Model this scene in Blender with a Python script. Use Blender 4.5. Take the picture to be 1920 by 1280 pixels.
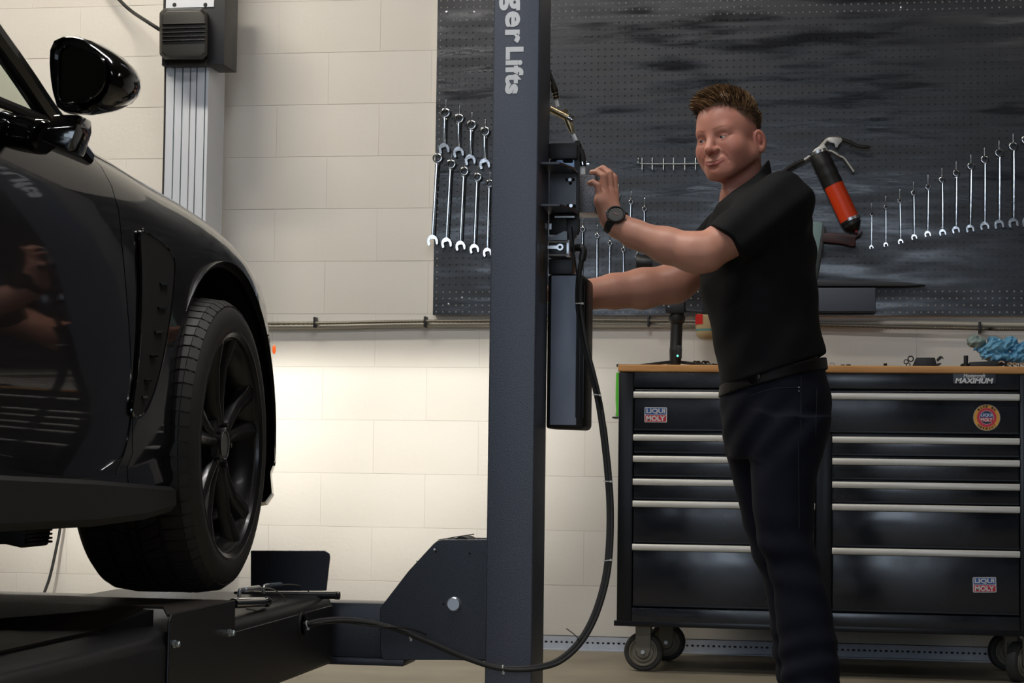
import bpy, bmesh, math, random
import numpy as np
from math import sin, cos, pi, radians, sqrt, atan2
from mathutils import Vector, Matrix

for _o in list(bpy.data.objects):
    bpy.data.objects.remove(_o)
random.seed(4)
SC = bpy.context.scene
COL = SC.collection

# ------------------------------------------------------------------ camera
FPX = 3733.0
YAW, PITCH, ROLL = radians(9.3), radians(3.5), radians(0.75)
CAM = Vector((0, 0, 0.69))
_R0 = Vector((cos(YAW), sin(YAW), 0))
_F = Vector((-sin(YAW) * cos(PITCH), cos(YAW) * cos(PITCH), sin(PITCH)))
_U0 = _R0.cross(_F)
_RC = _R0 * cos(ROLL) + _U0 * sin(ROLL)
_UC = -_R0 * sin(ROLL) + _U0 * cos(ROLL)
cam_data = bpy.data.cameras.new('camera')
cam_data.sensor_width = 36.0
cam_data.lens = 36.0 * FPX / 1920.0
cam_data.clip_end = 100
cam = bpy.data.objects.new('camera', cam_data)
COL.objects.link(cam)
cam.matrix_world = Matrix(((_RC.x, _UC.x, -_F.x, CAM.x), (_RC.y, _UC.y, -_F.y, CAM.y),
                           (_RC.z, _UC.z, -_F.z, CAM.z), (0, 0, 0, 1)))
SC.camera = cam
cam_data.dof.use_dof = True
cam_data.dof.focus_distance = 5.1
cam_data.dof.aperture_fstop = 26.0

# ------------------------------------------------------------------ world, lights, exposure
world = bpy.data.worlds.new('world')
SC.world = world
world.use_nodes = True
_bg = world.node_tree.nodes['Background']
_bg.inputs[0].default_value = (0.72, 0.84, 1.0, 1)
_bg.inputs[1].default_value = 4.4
SC.view_settings.view_transform = 'Standard'
SC.view_settings.look = 'None'
SC.view_settings.gamma = 1.0
SC.view_settings.use_curve_mapping = False
SC.view_settings.exposure = 0.0
try:
    SC.cycles.use_denoising = True
    SC.cycles.sample_clamp_indirect = 6.0
    SC.cycles.max_bounces = 5
    SC.cycles.diffuse_bounces = 3
    SC.cycles.glossy_bounces = 3
except Exception:
    pass
# daylight enters through the open bay door behind the camera
pl = bpy.data.lights.new('bay_door_portal', 'AREA')
pl.shape = 'RECTANGLE'
pl.size, pl.size_y = 5.6, 3.6
pl.cycles.is_portal = True
plo = bpy.data.objects.new('bay_door_portal', pl)
COL.objects.link(plo)
plo.location = (-1.7, -5.95, 1.8)
plo.rotation_euler = (radians(90), 0, 0)
# tube fixtures under the ceiling: (x, y, length along x, watts, colour)
FIXTURES = [(-2.9, 5.9, 1.2, 66, (1.0, 0.91, 0.78)), (-1.0, 4.3, 1.5, 50, (1.0, 0.97, 0.94)),
            (-2.6, 1.6, 1.5, 46, (1.0, 0.98, 0.95)), (1.4, 1.6, 1.5, 12, (1.0, 0.98, 0.95)),
            (2.6, 5.4, 1.2, 7, (1.0, 0.93, 0.84))]
HEADLAMP_WATTS = 175.0

# ------------------------------------------------------------------ pixel rays -> points of the place
def ray(x, y):
    return _F + _RC * ((x - 960.0) / FPX) - _UC * ((y - 640.0) / FPX)
def onY(x, y, Y):
    d = ray(x, y); return CAM + d * (Y / d.y)
def onX(x, y, X):
    d = ray(x, y); return CAM + d * (X / d.x)
def onZ(x, y, Z):
    d = ray(x, y); return CAM + d * ((Z - CAM.z) / d.z)
def onPlane(x, y, p, n):
    d = ray(x, y); return CAM + d * ((Vector(p) - CAM).dot(n) / d.dot(n))

# ------------------------------------------------------------------ materials
MATS = {}
def mat(name, color, rough=0.5, metal=0.0, noise=None, bump=None, spec=0.5, coat=0.0, trans=0.0,
        emit=None, rough_noise=None, coat_rough=0.05):
    """noise=(scale, amount, second colour, (sx,sy,sz)); bump=(scale, strength, distance)"""
    if name in MATS:
        return MATS[name]
    m = bpy.data.materials.new(name)
    m.use_nodes = True
    nt = m.node_tree
    b = nt.nodes['Principled BSDF']
    b.inputs['Base Color'].default_value = (*color, 1)
    b.inputs['Roughness'].default_value = rough
    b.inputs['Metallic'].default_value = metal
    b.inputs['Specular IOR Level'].default_value = spec
    b.inputs['Coat Weight'].default_value = coat
    b.inputs['Coat Roughness'].default_value = coat_rough
    b.inputs['Transmission Weight'].default_value = trans
    if emit:
        b.inputs['Emission Color'].default_value = (*emit[0], 1)
        b.inputs['Emission Strength'].default_value = emit[1]
    tc = nt.nodes.new('ShaderNodeTexCoord')
    def noise_node(scale, stretch=(1, 1, 1), detail=4):
        mp = nt.nodes.new('ShaderNodeMapping'); mp.inputs['Scale'].default_value = stretch
        nt.links.new(tc.outputs['Object'], mp.inputs['Vector'])
        n = nt.nodes.new('ShaderNodeTexNoise'); n.inputs['Scale'].default_value = scale
        n.inputs['Detail'].default_value = detail
        nt.links.new(mp.outputs['Vector'], n.inputs['Vector'])
        return n
    if noise:
        n = noise_node(noise[0], noise[3] if len(noise) > 3 else (1, 1, 1))
        r = nt.nodes.new('ShaderNodeValToRGB')
        r.color_ramp.elements[0].position = 0.5 - noise[1] / 2
        r.color_ramp.elements[1].position = 0.5 + noise[1] / 2
        r.color_ramp.elements[0].color = (*color, 1)
        r.color_ramp.elements[1].color = (*noise[2], 1)
        nt.links.new(n.outputs['Fac'], r.inputs['Fac'])
        nt.links.new(r.outputs['Color'], b.inputs['Base Color'])
    if rough_noise:
        n = noise_node(rough_noise[0], rough_noise[3])
        mr = nt.nodes.new('ShaderNodeMapRange')
        mr.inputs['From Min'].default_value = 0.35; mr.inputs['From Max'].default_value = 0.65
        mr.inputs['To Min'].default_value = rough_noise[1]; mr.inputs['To Max'].default_value = rough_noise[2]
        nt.links.new(n.outputs['Fac'], mr.inputs['Value'])
        nt.links.new(mr.outputs['Result'], b.inputs['Roughness'])
    if bump:
        n = noise_node(bump[0], bump[3] if len(bump) > 3 else (1, 1, 1), 3)
        bp = nt.nodes.new('ShaderNodeBump'); bp.inputs['Strength'].default_value = bump[1]
        bp.inputs['Distance'].default_value = bump[2]
        nt.links.new(n.outputs['Fac'], bp.inputs['Height'])
        nt.links.new(bp.outputs['Normal'], b.inputs['Normal'])
    MATS[name] = m
    return m

def lin(r, g, b):
    f = lambda c: (c / 255) / 12.92 if c / 255 <= 0.04045 else ((c / 255 + 0.055) / 1.055) ** 2.4
    return (f(r), f(g), f(b))

M = dict(
    wall=mat('painted_block', lin(226, 223, 217), 0.6, noise=(1.6, 0.5, lin(216, 211, 202)), bump=(60, 0.25, 0.003)),
    mortar=mat('painted_mortar', lin(206, 202, 194), 0.8),
    floor=mat('concrete_floor', lin(150, 142, 124), 0.55, noise=(2.2, 0.45, lin(118, 110, 94)), bump=(30, 0.3, 0.002)),
    ceiling=mat('ceiling_paint', lin(70, 68, 64), 0.9),
    roomwall=mat('room_wall_paint', lin(62, 60, 56), 0.9),
    galv=mat('galvanised_steel', lin(196, 202, 212), 0.5, 0.15, noise=(30, 0.6, lin(172, 180, 192))),
    hammer=mat('black_hammered_powder_coat', (0.017, 0.020, 0.030), 0.36, bump=(420, 0.6, 0.0007), spec=0.6),
    blacksteel=mat('black_steel', (0.008, 0.008, 0.009), 0.42, bump=(90, 0.15, 0.002)),
    satin=mat('satin_black', (0.010, 0.010, 0.011), 0.45),
    rubber=mat('black_rubber', (0.012, 0.012, 0.012), 0.65),
    chrome=mat('chrome', (0.60, 0.61, 0.62), 0.14, 1.0, bump=(40, 0.12, 0.002)),
    steel=mat('brushed_steel', (0.62, 0.64, 0.67), 0.32, 1.0),
    alu=mat('anodised_aluminium', lin(214, 218, 226), 0.42, 0.35),
    white=mat('white_print', (0.78, 0.80, 0.82), 0.5),
    zinc=mat('zinc_plated', (0.70, 0.78, 0.84), 0.3, 1.0),
    brass=mat('dull_brass', (0.42, 0.34, 0.20), 0.35, 1.0),
)

# ------------------------------------------------------------------ mesh helpers
class MB:
    def __init__(s):
        s.v = []; s.f = []; s.m = []
    def add(s, vs, fs, mi=0):
        o = len(s.v)
        s.v += [tuple(q) for q in vs]
        s.f += [tuple(i + o for i in g) for g in fs]
        s.m += [mi] * len(fs)
        return s
    def box(s, a, b, mi=0):
        x0, x1 = sorted((a[0], b[0])); y0, y1 = sorted((a[1], b[1])); z0, z1 = sorted((a[2], b[2]))
        s.add([(x0, y0, z0), (x1, y0, z0), (x1, y1, z0), (x0, y1, z0), (x0, y0, z1), (x1, y0, z1), (x1, y1, z1), (x0, y1, z1)],
              [(0, 3, 2, 1), (4, 5, 6, 7), (0, 1, 5, 4), (1, 2, 6, 5), (2, 3, 7, 6), (3, 0, 4, 7)], mi)
        return s
    def bar(s, p, q, w, h, up=(0, 0, 1), mi=0, w2=None, h2=None):
        p = Vector(p); q = Vector(q); d = (q - p).normalized()
        u = Vector(up); u = (u - d * u.dot(d))
        if u.length < 1e-5: u = Vector((1, 0, 0)) - d * d.x
        u.normalize(); r = d.cross(u)
        w2 = w if w2 is None else w2; h2 = h if h2 is None else h2
        vs = [p + r * (a * w / 2) + u * (b * h / 2) for a, b in ((-1, -1), (1, -1), (1, 1), (-1, 1))]
        vs += [q + r * (a * w2 / 2) + u * (b * h2 / 2) for a, b in ((-1, -1), (1, -1), (1, 1), (-1, 1))]
        s.add(vs, [(0, 1, 2, 3), (7, 6, 5, 4), (0, 4, 5, 1), (1, 5, 6, 2), (2, 6, 7, 3), (3, 7, 4, 0)], mi)
        return s
    def lathe(s, prof, origin, axis, n=24, mi=0, close=False):
        """prof: list of (radius, distance along the axis)"""
        ax = Vector(axis).normalized(); o = Vector(origin)
        t = Vector((0, 0, 1)) if abs(ax.z) < 0.9 else Vector((1, 0, 0))
        u = ax.cross(t).normalized(); w = ax.cross(u)
        vs = []
        for r, d in prof:
            for k in range(n):
                a = 2 * pi * k / n
                vs.append(o + ax * d + (u * cos(a) + w * sin(a)) * r)
        fs = []
        m = len(prof)
        for i in range(m - 1 if not close else m):
            j = (i + 1) % m
            for k in range(n):
                l = (k + 1) % n
                fs.append((i * n + k, i * n + l, j * n + l, j * n + k))
        if not close:
            fs.append(tuple(range(n))[::-1]); fs.append(tuple((m - 1) * n + k for k in range(n)))
        s.add(vs, fs, mi)
        return s
    def cyl(s, p, q, r, r2=None, n=20, mi=0):
        p = Vector(p); q = Vector(q)
        return s.lathe([(r, 0), (r if r2 is None else r2, (q - p).length)], p, q - p, n, mi)
    def tube(s, pts, r, n=10, mi=0, closed=False):
        P = [Vector(p) for p in pts]; m = len(P)
        rs = r if isinstance(r, (list, tuple)) else [r] * m
        vs = []; u = None
        for i in range(m):
            if closed: d = P[(i + 1) % m] - P[i - 1]
            else: d = P[min(i + 1, m - 1)] - P[max(i - 1, 0)]
            if d.length < 1e-9: d = Vector((0, 0, 1))
            d.normalize()
            if u is None:
                t = Vector((0, 0, 1)) if abs(d.z) < 0.9 else Vector((1, 0, 0))
                u = (t - d * t.dot(d)).normalized()
            else:
                u = (u - d * u.dot(d)).normalized()
            w = d.cross(u)
            for k in range(n):
                a = 2 * pi * k / n
                vs.append(P[i] + (u * cos(a) + w * sin(a)) * rs[i])
        fs = []
        for i in range(m if closed else m - 1):
            j = (i + 1) % m
            for k in range(n):
                l = (k + 1) % n
                fs.append((i * n + k, i * n + l, j * n + l, j * n + k))
        if not closed:
            fs.append(tuple(range(n))[::-1]); fs.append(tuple((m - 1) * n + k for k in range(n)))
        s.add(vs, fs, mi)
        return s
    def prism(s, poly, off, mi=0):
        """poly: 3D points of a flat outline, extruded by the vector off"""
        P = [Vector(p) for p in poly]; o = Vector(off); n = len(P)
        fs = [tuple(range(n))[::-1], tuple(range(n, 2 * n))]
        fs += [(i, (i + 1) % n, n + (i + 1) % n, n + i) for i in range(n)]
        s.add(P + [p + o for p in P], fs, mi)
        return s
    def sphere(s, c, r, n=14, m=8, mi=0, sc=(1, 1, 1)):
        c = Vector(c)
        vs = []; fs = []
        for i in range(m + 1):
            t = pi * i / m
            for k in range(n):
                a = 2 * pi * k / n
                vs.append(c + Vector((sin(t) * cos(a) * r * sc[0], sin(t) * sin(a) * r * sc[1], cos(t) * r * sc[2])))
        for i in range(m):
            for k in range(n):
                l = (k + 1) % n
                fs.append((i * n + k, i * n + l, (i + 1) * n + l, (i + 1) * n + k))
        s.add(vs, fs, mi)
        return s
    def loft(s, rings, mi=0, cap=True):
        n = len(rings[0]); vs = [p for r in rings for p in r]; fs = []
        for i in range(len(rings) - 1):
            for k in range(n):
                l = (k + 1) % n
                fs.append((i * n + k, i * n + l, (i + 1) * n + l, (i + 1) * n + k))
        if cap:
            fs.append(tuple(range(n))[::-1]); fs.append(tuple((len(rings) - 1) * n + k for k in range(n)))
        s.add(vs, fs, mi)
        return s
    def mesh(s, name, mats, bevel=0.0, seg=2, smooth=35, fix=True):
        me = bpy.data.meshes.new(name)
        me.from_pydata([tuple(v) for v in s.v], [], s.f)
        for q in (mats if isinstance(mats, (list, tuple)) else [mats]):
            me.materials.append(q)
        if len(set(s.m)) > 1:
            me.polygons.foreach_set('material_index', s.m)
        bm = bmesh.new(); bm.from_mesh(me)
        if fix:
            bmesh.ops.remove_doubles(bm, verts=bm.verts, dist=1e-6)
            bmesh.ops.recalc_face_normals(bm, faces=bm.faces)
        if bevel > 0:
            es = [e for e in bm.edges if len(e.link_faces) == 2 and e.calc_face_angle(0) > radians(28)]
            bmesh.ops.bevel(bm, geom=es, offset=bevel, segments=seg, profile=0.6, affect='EDGES', clamp_overlap=True)
        bm.to_mesh(me); bm.free()
        if smooth:
            me.polygons.foreach_set('use_smooth', [True] * len(me.polygons))
            me.set_sharp_from_angle(angle=radians(smooth))
        me.update()
        return me
    def build(s, name, mats, parent=None, bevel=0.0, seg=2, smooth=35, fix=True):
        return link(name, s.mesh(name, mats, bevel, seg, smooth, fix), parent)

def link(name, me, parent=None):
    o = bpy.data.objects.new(name, me)
    COL.objects.link(o)
    if parent is not None:
        o.parent = parent
        o.matrix_parent_inverse = Matrix.Translation(parent.location).inverted()
    return o
def tag(o, label=None, cat=None, group=None, kind=None):
    if label: o['label'] = label
    if cat: o['category'] = cat
    if group: o['group'] = group
    if kind: o['kind'] = kind
    return o
def thing(name, loc, label, cat, group=None):
    """an Empty at the base of a thing that parents its parts (parts are written in world coordinates)"""
    o = bpy.data.objects.new(name, None)
    o.empty_display_size = 0.05
    COL.objects.link(o)
    o.location = loc
    return tag(o, label, cat, group)
def smooth_path(pts, n=8, closed=False):
    """Catmull-Rom through the points"""
    P = [Vector(p) for p in pts]; out = []
    m = len(P)
    for i in range(m if closed else m - 1):
        if closed: a, b, c, d = P[i - 1], P[i], P[(i + 1) % m], P[(i + 2) % m]
        else: a, b, c, d = P[max(i - 1, 0)], P[i], P[i + 1], P[min(i + 2, m - 1)]
        for k in range(n):
            t = k / n
            out.append(0.5 * ((2 * b) + (c - a) * t + (2 * a - 5 * b + 4 * c - d) * t * t + (3 * b - a - 3 * c + d) * t ** 3))
    if not closed: out.append(P[-1])
    return out
def text_verts(s, size, bold=0.0, shear=0.0, spacing=1.0, extrude=0.0004):
    """flat lettering: returns (verts, faces) in the xy plane, centred"""
    cu = bpy.data.curves.new('lettering', 'FONT')
    cu.body = s; cu.size = size; cu.offset = bold; cu.shear = shear; cu.space_character = spacing
    cu.extrude = extrude; cu.resolution_u = 4
    o = bpy.data.objects.new('lettering', cu); COL.objects.link(o)
    dg = bpy.context.evaluated_depsgraph_get()
    me = bpy.data.meshes.new_from_object(o.evaluated_get(dg))
    vs = [Vector(v.co) for v in me.vertices]; fs = [tuple(p.vertices) for p in me.polygons]
    bpy.data.objects.remove(o); bpy.data.curves.remove(cu); bpy.data.meshes.remove(me)
    xs = [v.x for v in vs]; ys = [v.y for v in vs]
    c = Vector(((min(xs) + max(xs)) / 2, (min(ys) + max(ys)) / 2, 0))
    return [v - c for v in vs], fs, max(xs) - min(xs), max(ys) - min(ys)
def place_text(mb, s, size, origin, ax, ay, bold=0.0, shear=0.0, spacing=1.0, fit=None, mi=0, extrude=0.0004):
    vs, fs, w, h = text_verts(s, size, bold, shear, spacing, extrude)
    ax = Vector(ax); ay = Vector(ay); an = ax.cross(ay); o = Vector(origin)
    kx = fit[0] / w if fit and fit[0] else 1; ky = fit[1] / h if fit and fit[1] else 1
    mb.add([o + ax * (v.x * kx) + ay * (v.y * ky) + an * v.z for v in vs], fs, mi)
# ================================================================== the room
WALL_Y = 7.42
PEG_Y = 7.385
def struct(name, mb, m, **k):
    return tag(mb.build(name, m, **k), kind='structure')
struct('floor', MB().box((-6, -6, -0.2), (5, 7.6, 0.0)), M['floor'])
struct('ceiling', MB().box((-6, -6, 3.8), (5, 7.6, 4.0)), M['ceiling'])
struct('wall_left', MB().box((-6.2, -6, 0), (-6, 7.6, 3.8)), M['roomwall'])
struct('wall_right', MB().box((5, -6, 0), (5.2, 7.6, 3.8)), M['roomwall'])
wf = MB().box((-6, -6.2, 0), (-4.5, -6, 3.8)).box((1.1, -6.2, 0), (5, -6, 3.8)).box((-4.5, -6.2, 3.6), (1.1, -6, 3.8))
struct('wall_front', wf, M['roomwall'])
# outside the open bay door: yard and the low building across it
struct('ground', MB().box((-45, -60, -0.2), (45, -6.2, -0.01)), mat('asphalt_yard', (0.05, 0.05, 0.052), 0.9))
struct('wall_yard', MB().box((-30, -31, -0.01), (26, -30, 3.0)), mat('yard_wall_paint', (0.10, 0.10, 0.10), 0.8))
# block wall: mortar slab, then every block in view with its own edges
wb = struct('wall_back', MB().box((-6, WALL_Y + 0.0012, 0), (5, WALL_Y + 0.2, 3.8)), M['mortar'])
wb['label'] = 'painted cream concrete block wall behind the tool chest'
bw, bh, j = 0.4064, 0.2032, 0.0013
bmesh_block = MB().box((-bw / 2 + j / 6, 0, -bh / 2 + j / 2), (bw / 2 - j / 6, 0.05, bh / 2 - j / 2)).mesh('concrete_block', M['wall'], bevel=0.0006, seg=1)
zoff = onY(700, 988, WALL_Y).z % bh
for r in range(-1, 18):
    z = zoff + r * bh + bh / 2
    if z + bh / 2 > 3.5: continue
    for c in range(-10, 6):
        x = c * bw + (bw / 2 if r % 2 else 0) - 0.12
        if x < -3.9 or x > 1.7: continue
        if z - bh / 2 < -0.001:
            zz0 = 0.0
            o = link('concrete_block', MB().box((-bw / 2 + j / 2, 0, 0), (bw / 2 - j / 2, 0.05, z + bh / 2 - j / 2)).mesh('concrete_block', M['wall'], bevel=0.0006, seg=1), wb)
            o.location = (x, WALL_Y - random.uniform(0, 0.0006), 0)
            continue
        o = link('concrete_block', bmesh_block, wb)
        o.location = (x, WALL_Y - random.uniform(0, 0.0006), z)
# ceiling tube fixtures (these are the room's lamps)
for i, (fx, fy, fl, watts, colr) in enumerate(FIXTURES):
    where = ('over the front of the car by the block wall', 'over the lift post', 'over the back of the car', 'over the open floor right of the car', 'over the right end of the tool chest')[i]
    t = thing('ceiling_light', (fx, fy, 3.8), 'white twin tube ceiling light ' + where, 'light', 'ceiling lights')
    h = MB().box((fx - fl / 2, fy - 0.09, 3.74), (fx + fl / 2, fy + 0.09, 3.8))
    h.build('housing', mat('fixture_white', (0.7, 0.7, 0.7), 0.5), t, bevel=0.006)
    for s_ in (-1, 1):
        MB().cyl((fx - fl / 2 + 0.02, fy + s_ * 0.045, 3.722), (fx + fl / 2 - 0.02, fy + s_ * 0.045, 3.722), 0.013, n=12).build(
            'tube', mat('fluorescent_tube_%d' % i, (0.9, 0.9, 0.9), 0.4, emit=(colr, 4.0)), t)
    L = bpy.data.lights.new('tube_light', 'AREA'); L.shape = 'RECTANGLE'; L.size = fl; L.size_y = 0.14
    L.energy = watts; L.color = colr
    lo = bpy.data.objects.new('tube_light', L); COL.objects.link(lo); lo.parent = t
    lo.location = (0, 0, -0.1)
# perforated galvanised angle along the foot of the wall
rail = thing('perforated_rail', (-0.3, WALL_Y - 0.01, 0), 'perforated galvanised steel rail along the foot of the block wall', 'rail')
rw = MB()
hx0, hx1 = -1.45, 1.2
pitch = 0.0195
n = int((hx1 - hx0) / pitch)
zl, zh = 0.0, 0.050
def plate_with_holes(mb, xs, ys, hole, axis_x, axis_y, origin, offset, ring=8):
    """grid of square cells, each with a polygonal hole: hole(i,j)->(rx,ry) or None"""
    ax, ay, o = Vector(axis_x), Vector(axis_y), Vector(origin); nrm = Vector(offset)
    for i in range(len(xs) - 1):
        for jj in range(len(ys) - 1):
            x0, x1, y0, y1 = xs[i], xs[i + 1], ys[jj], ys[jj + 1]
            cx, cy = (x0 + x1) / 2, (y0 + y1) / 2
            h = hole(i, jj)
            if h is None:
                mb.add([o + ax * a + ay * b for a, b in ((x0, y0), (x1, y0), (x1, y1), (x0, y1))], [(0, 1, 2, 3)])
                continue
            rx, ry = h
            hx, hy = (x1 - x0) / 2, (y1 - y0) / 2
            outer = [(1, 0), (1, 1), (0, 1), (-1, 1), (-1, 0), (-1, -1), (0, -1), (1, -1)]
            ov = [o + ax * (cx + a * hx) + ay * (cy + b * hy) for a, b in outer]
            iv = [o + ax * (cx + rx * cos(k * pi / 4)) + ay * (cy + ry * sin(k * pi / 4)) for k in range(8)]
            dv = [p + nrm for p in iv]
            mb.add(ov + iv + dv, [(k, (k + 1) % 8, 8 + (k + 1) % 8, 8 + k) for k in range(8)] +
                   [(8 + k, 8 + (k + 1) % 8, 16 + (k + 1) % 8, 16 + k) for k in range(8)])
xs = [hx0 + pitch * k for k in range(n + 1)]
plate_with_holes(rw, xs, [0.018, 0.038], lambda i, jj: (0.0062 if i % 2 else 0.0045, 0.0042), (1, 0, 0), (0, 0, 1), (0, WALL_Y - 0.012, 0), (0, 0.004, 0))
rw.box((hx0, WALL_Y - 0.012, 0.038), (xs[-1], WALL_Y - 0.008, zh)).box((hx0, WALL_Y - 0.012, 0.004), (xs[-1], WALL_Y - 0.008, 0.018))
rw.build('upright_flange', M['galv'], rail, fix=False)
MB().box((hx0, WALL_Y - 0.045, 0.0), (xs[-1], WALL_Y - 0.008, 0.004)).build('floor_flange', M['galv'], rail)
MB().box((hx0, WALL_Y - 0.0075, 0.0), (xs[-1], WALL_Y - 0.0005, 0.052)).build('backing_strip', mat('dark_gap', (0.03, 0.03, 0.028), 0.9), rail)  # plain dark strip filling the gap behind the perforations

# ---------------------------------------------------------------- pegboard with real holes
peg = thing('pegboard', (-0.3, PEG_Y, 1.24), 'large black painted pegboard covering the wall above the tool chest', 'pegboard')
pmat = mat('black_pegboard_paint', (0.027, 0.029, 0.034), 0.34, noise=(3.0, 0.35, (0.010, 0.011, 0.0125), (1.0, 1, 7.0)),
           rough_noise=(2.6, 0.14, 0.40, (1.2, 1, 8.0)), bump=(5, 0.3, 0.002, (1.5, 1, 7)))
pz0 = onY(870, 590.5, PEG_Y).z; px0 = onY(816, 300, PEG_Y).x
PITCH_H = 0.0254
pn_c, pn_r = 100, 48
pxs = [px0 + PITCH_H * k for k in range(pn_c + 1)]; pzs = [pz0 + PITCH_H * k for k in range(pn_r + 1)]
pm = MB()
plate_with_holes(pm, pxs, pzs, lambda i, jj: (0.0034, 0.0034), (1, 0, 0), (0, 0, 1), (0, PEG_Y, 0), (0, 0.0032, 0))
e0, e1, f0, f1 = pxs[0], pxs[-1], pzs[0], pzs[-1]
pm.add([(e0, PEG_Y, f0), (e0, PEG_Y, f1), (e0, PEG_Y + 0.005, f1), (e0, PEG_Y + 0.005, f0),
        (e1, PEG_Y, f0), (e1, PEG_Y, f1), (e1, PEG_Y + 0.005, f1), (e1, PEG_Y + 0.005, f0)],
       [(0, 1, 2, 3), (4, 7, 6, 5), (0, 3, 7, 4), (1, 5, 6, 2), (3, 2, 6, 7)])
pm.build('panel', pmat, peg, fix=False, smooth=0)
fur = mat('pale_furring_wood', lin(222, 218, 210), 0.8)
MB().box((e0 + 0.03, PEG_Y + 0.0033, f0 + 0.002), (e1, PEG_Y + 0.034, f0 + 0.104)).build('furring_strip', fur, peg)
MB().box((e0 + 0.03, PEG_Y + 0.0033, f1 - 0.104), (e1, PEG_Y + 0.034, f1 - 0.002)).build('furring_strip', fur, peg)
MB().box((e0 + 0.002, PEG_Y + 0.0033, f0 + 0.002), (e0 + 0.028, PEG_Y + 0.034, f1 - 0.002)).build('furring_strip', fur, peg)
MB().box((e0 + 0.03, PEG_Y + 0.030, f0 + 0.105), (e1, PEG_Y + 0.034, f1 - 0.105)).build('gap_shade_sheet', mat('dark_void', (0.004, 0.004, 0.005), 0.9), peg)  # near black sheet stands in for the shade of the gap behind the holes
sc_m = MB()
for a, b in ((837.5, 22.5), (889, 22.5), (841, 570), (866, 558), (1500, 580), (1690, 14)):
    p = onY(a, b, PEG_Y)
    sc_m = MB().lathe([(0.0001, -0.003), (0.004, -0.002), (0.0052, 0.0), (0.005, 0.001)], p, (0, 1, 0), 12)
    sc_m.build('screw', M['steel'], peg)

# ---------------------------------------------------------------- conduits under the pegboard
def conduit(name, label, ypx, r, material, y, ripple=0):
    z = [onY(a, b, y).z for a, b in ypx]
    t = thing(name, (-0.5, y, min(z)), label, 'conduit')
    pts = [(-3.4, y, z[0])] + [onY(a, b, y) for a, b in ypx] + [(1.6, y, z[-1])]
    pts = smooth_path(pts, 10)
    m = MB()
    if ripple:
        L = 0; q = []; rr = []
        for k in range(0, 620):
            f_ = k / 619 * (len(pts) - 1); i = min(int(f_), len(pts) - 2); q.append(Vector(pts[i]).lerp(Vector(pts[i + 1]), f_ - i)); rr.append(r * (1.0 if k % 2 else 0.78))
        m.tube(q, rr, 8)
    else:
        m.tube(pts, r, 12)
    m.build('pipe', material, t)
    return t
cream = mat('cream_painted_conduit', lin(186, 180, 166), 0.5)
c1 = conduit('armoured_cable', 'thin grey ribbed armoured cable clipped along the wall under the pegboard', [(530, 606), (800, 602), (1216, 601), (1680, 613), (1837, 616), (1920, 617)], 0.0065, mat('dull_zinc_armour', lin(110, 106, 96), 0.5, 0.6), WALL_Y - 0.034, 1)
c2 = conduit('conduit_pipe', 'cream painted conduit pipe running just below the ribbed cable', [(530, 613), (800, 609), (1216, 610), (1680, 606), (1837, 608), (1920, 609)], 0.0095, cream, WALL_Y - 0.012)
for a, b, t_ in ((797, 604, c1), (1216, 603, c1), (1837, 615, c1), (590, 605, c1)):
    p = onY(a, b, WALL_Y - 0.034)
    MB().box((p.x - 0.004, WALL_Y - 0.042, p.z - 0.018), (p.x + 0.004, WALL_Y, p.z + 0.022)).build('clip', M['satin'], t_, bevel=0.001)
# ================================================================== the car
paint = mat('black_car_paint', (0.0025, 0.0025, 0.003), 0.30, coat=0.85, coat_rough=0.03, spec=0.1)
trim_m = mat('black_car_trim', (0.006, 0.006, 0.006), 0.45)
gloss = mat('piano_black', (0.003, 0.003, 0.003), 0.12, coat=1.0, coat_rough=0.02)
car = thing('car', (-2.23, 3.0, 0.395), 'black sports car standing on the lift runway, front wheel and door mirror in view', 'car')
CX = -2.23            # centre line of the car
WY, WZ, WR = 4.205, 0.722, 0.322   # front wheel centre and tyre radius
WX = -1.30            # outer face of the tyre
def lerp_keys(keys, t):
    if t <= keys[0][0]: return keys[0][1:]
    for a, b in zip(keys, keys[1:]):
        if t <= b[0]:
            k = (t - a[0]) / (b[0] - a[0]); k = k * k * (3 - 2 * k) * 0.35 + k * 0.65
            return tuple(p + (q - p) * k for p, q in zip(a[1:], b[1:]))
    return keys[-1][1:]
#        Y      Xs      Xc      zc     zb     (flank x, crest x, crest z, rocker bottom z)
KEYS = [(0.60, -1.345, -1.46, 1.300, 0.585), (2.40, -1.325, -1.43, 1.298, 0.585), (3.00, -1.335, -1.425, 1.297, 0.578),
        (3.40, -1.335, -1.425, 1.300, 0.575), (3.62, -1.332, -1.430, 1.300, 0.585), (3.80, -1.328, -1.44, 1.290, 0.61),
        (4.00, -1.324, -1.45, 1.273, 0.63), (4.21, -1.320, -1.45, 1.259, 0.63), (4.40, -1.318, -1.45, 1.241, 0.63),
        (4.55, -1.322, -1.45, 1.222, 0.60), (4.70, -1.345, -1.47, 1.196, 0.575), (4.82, -1.395, -1.50, 1.156, 0.57),
        (4.92, -1.460, -1.55, 1.110, 0.575), (5.00, -1.530, -1.62, 1.050, 0.59), (5.06, -1.650, -1.74, 0.980, 0.61), (5.10, -1.85, -1.95, 0.90, 0.66)]
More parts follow.
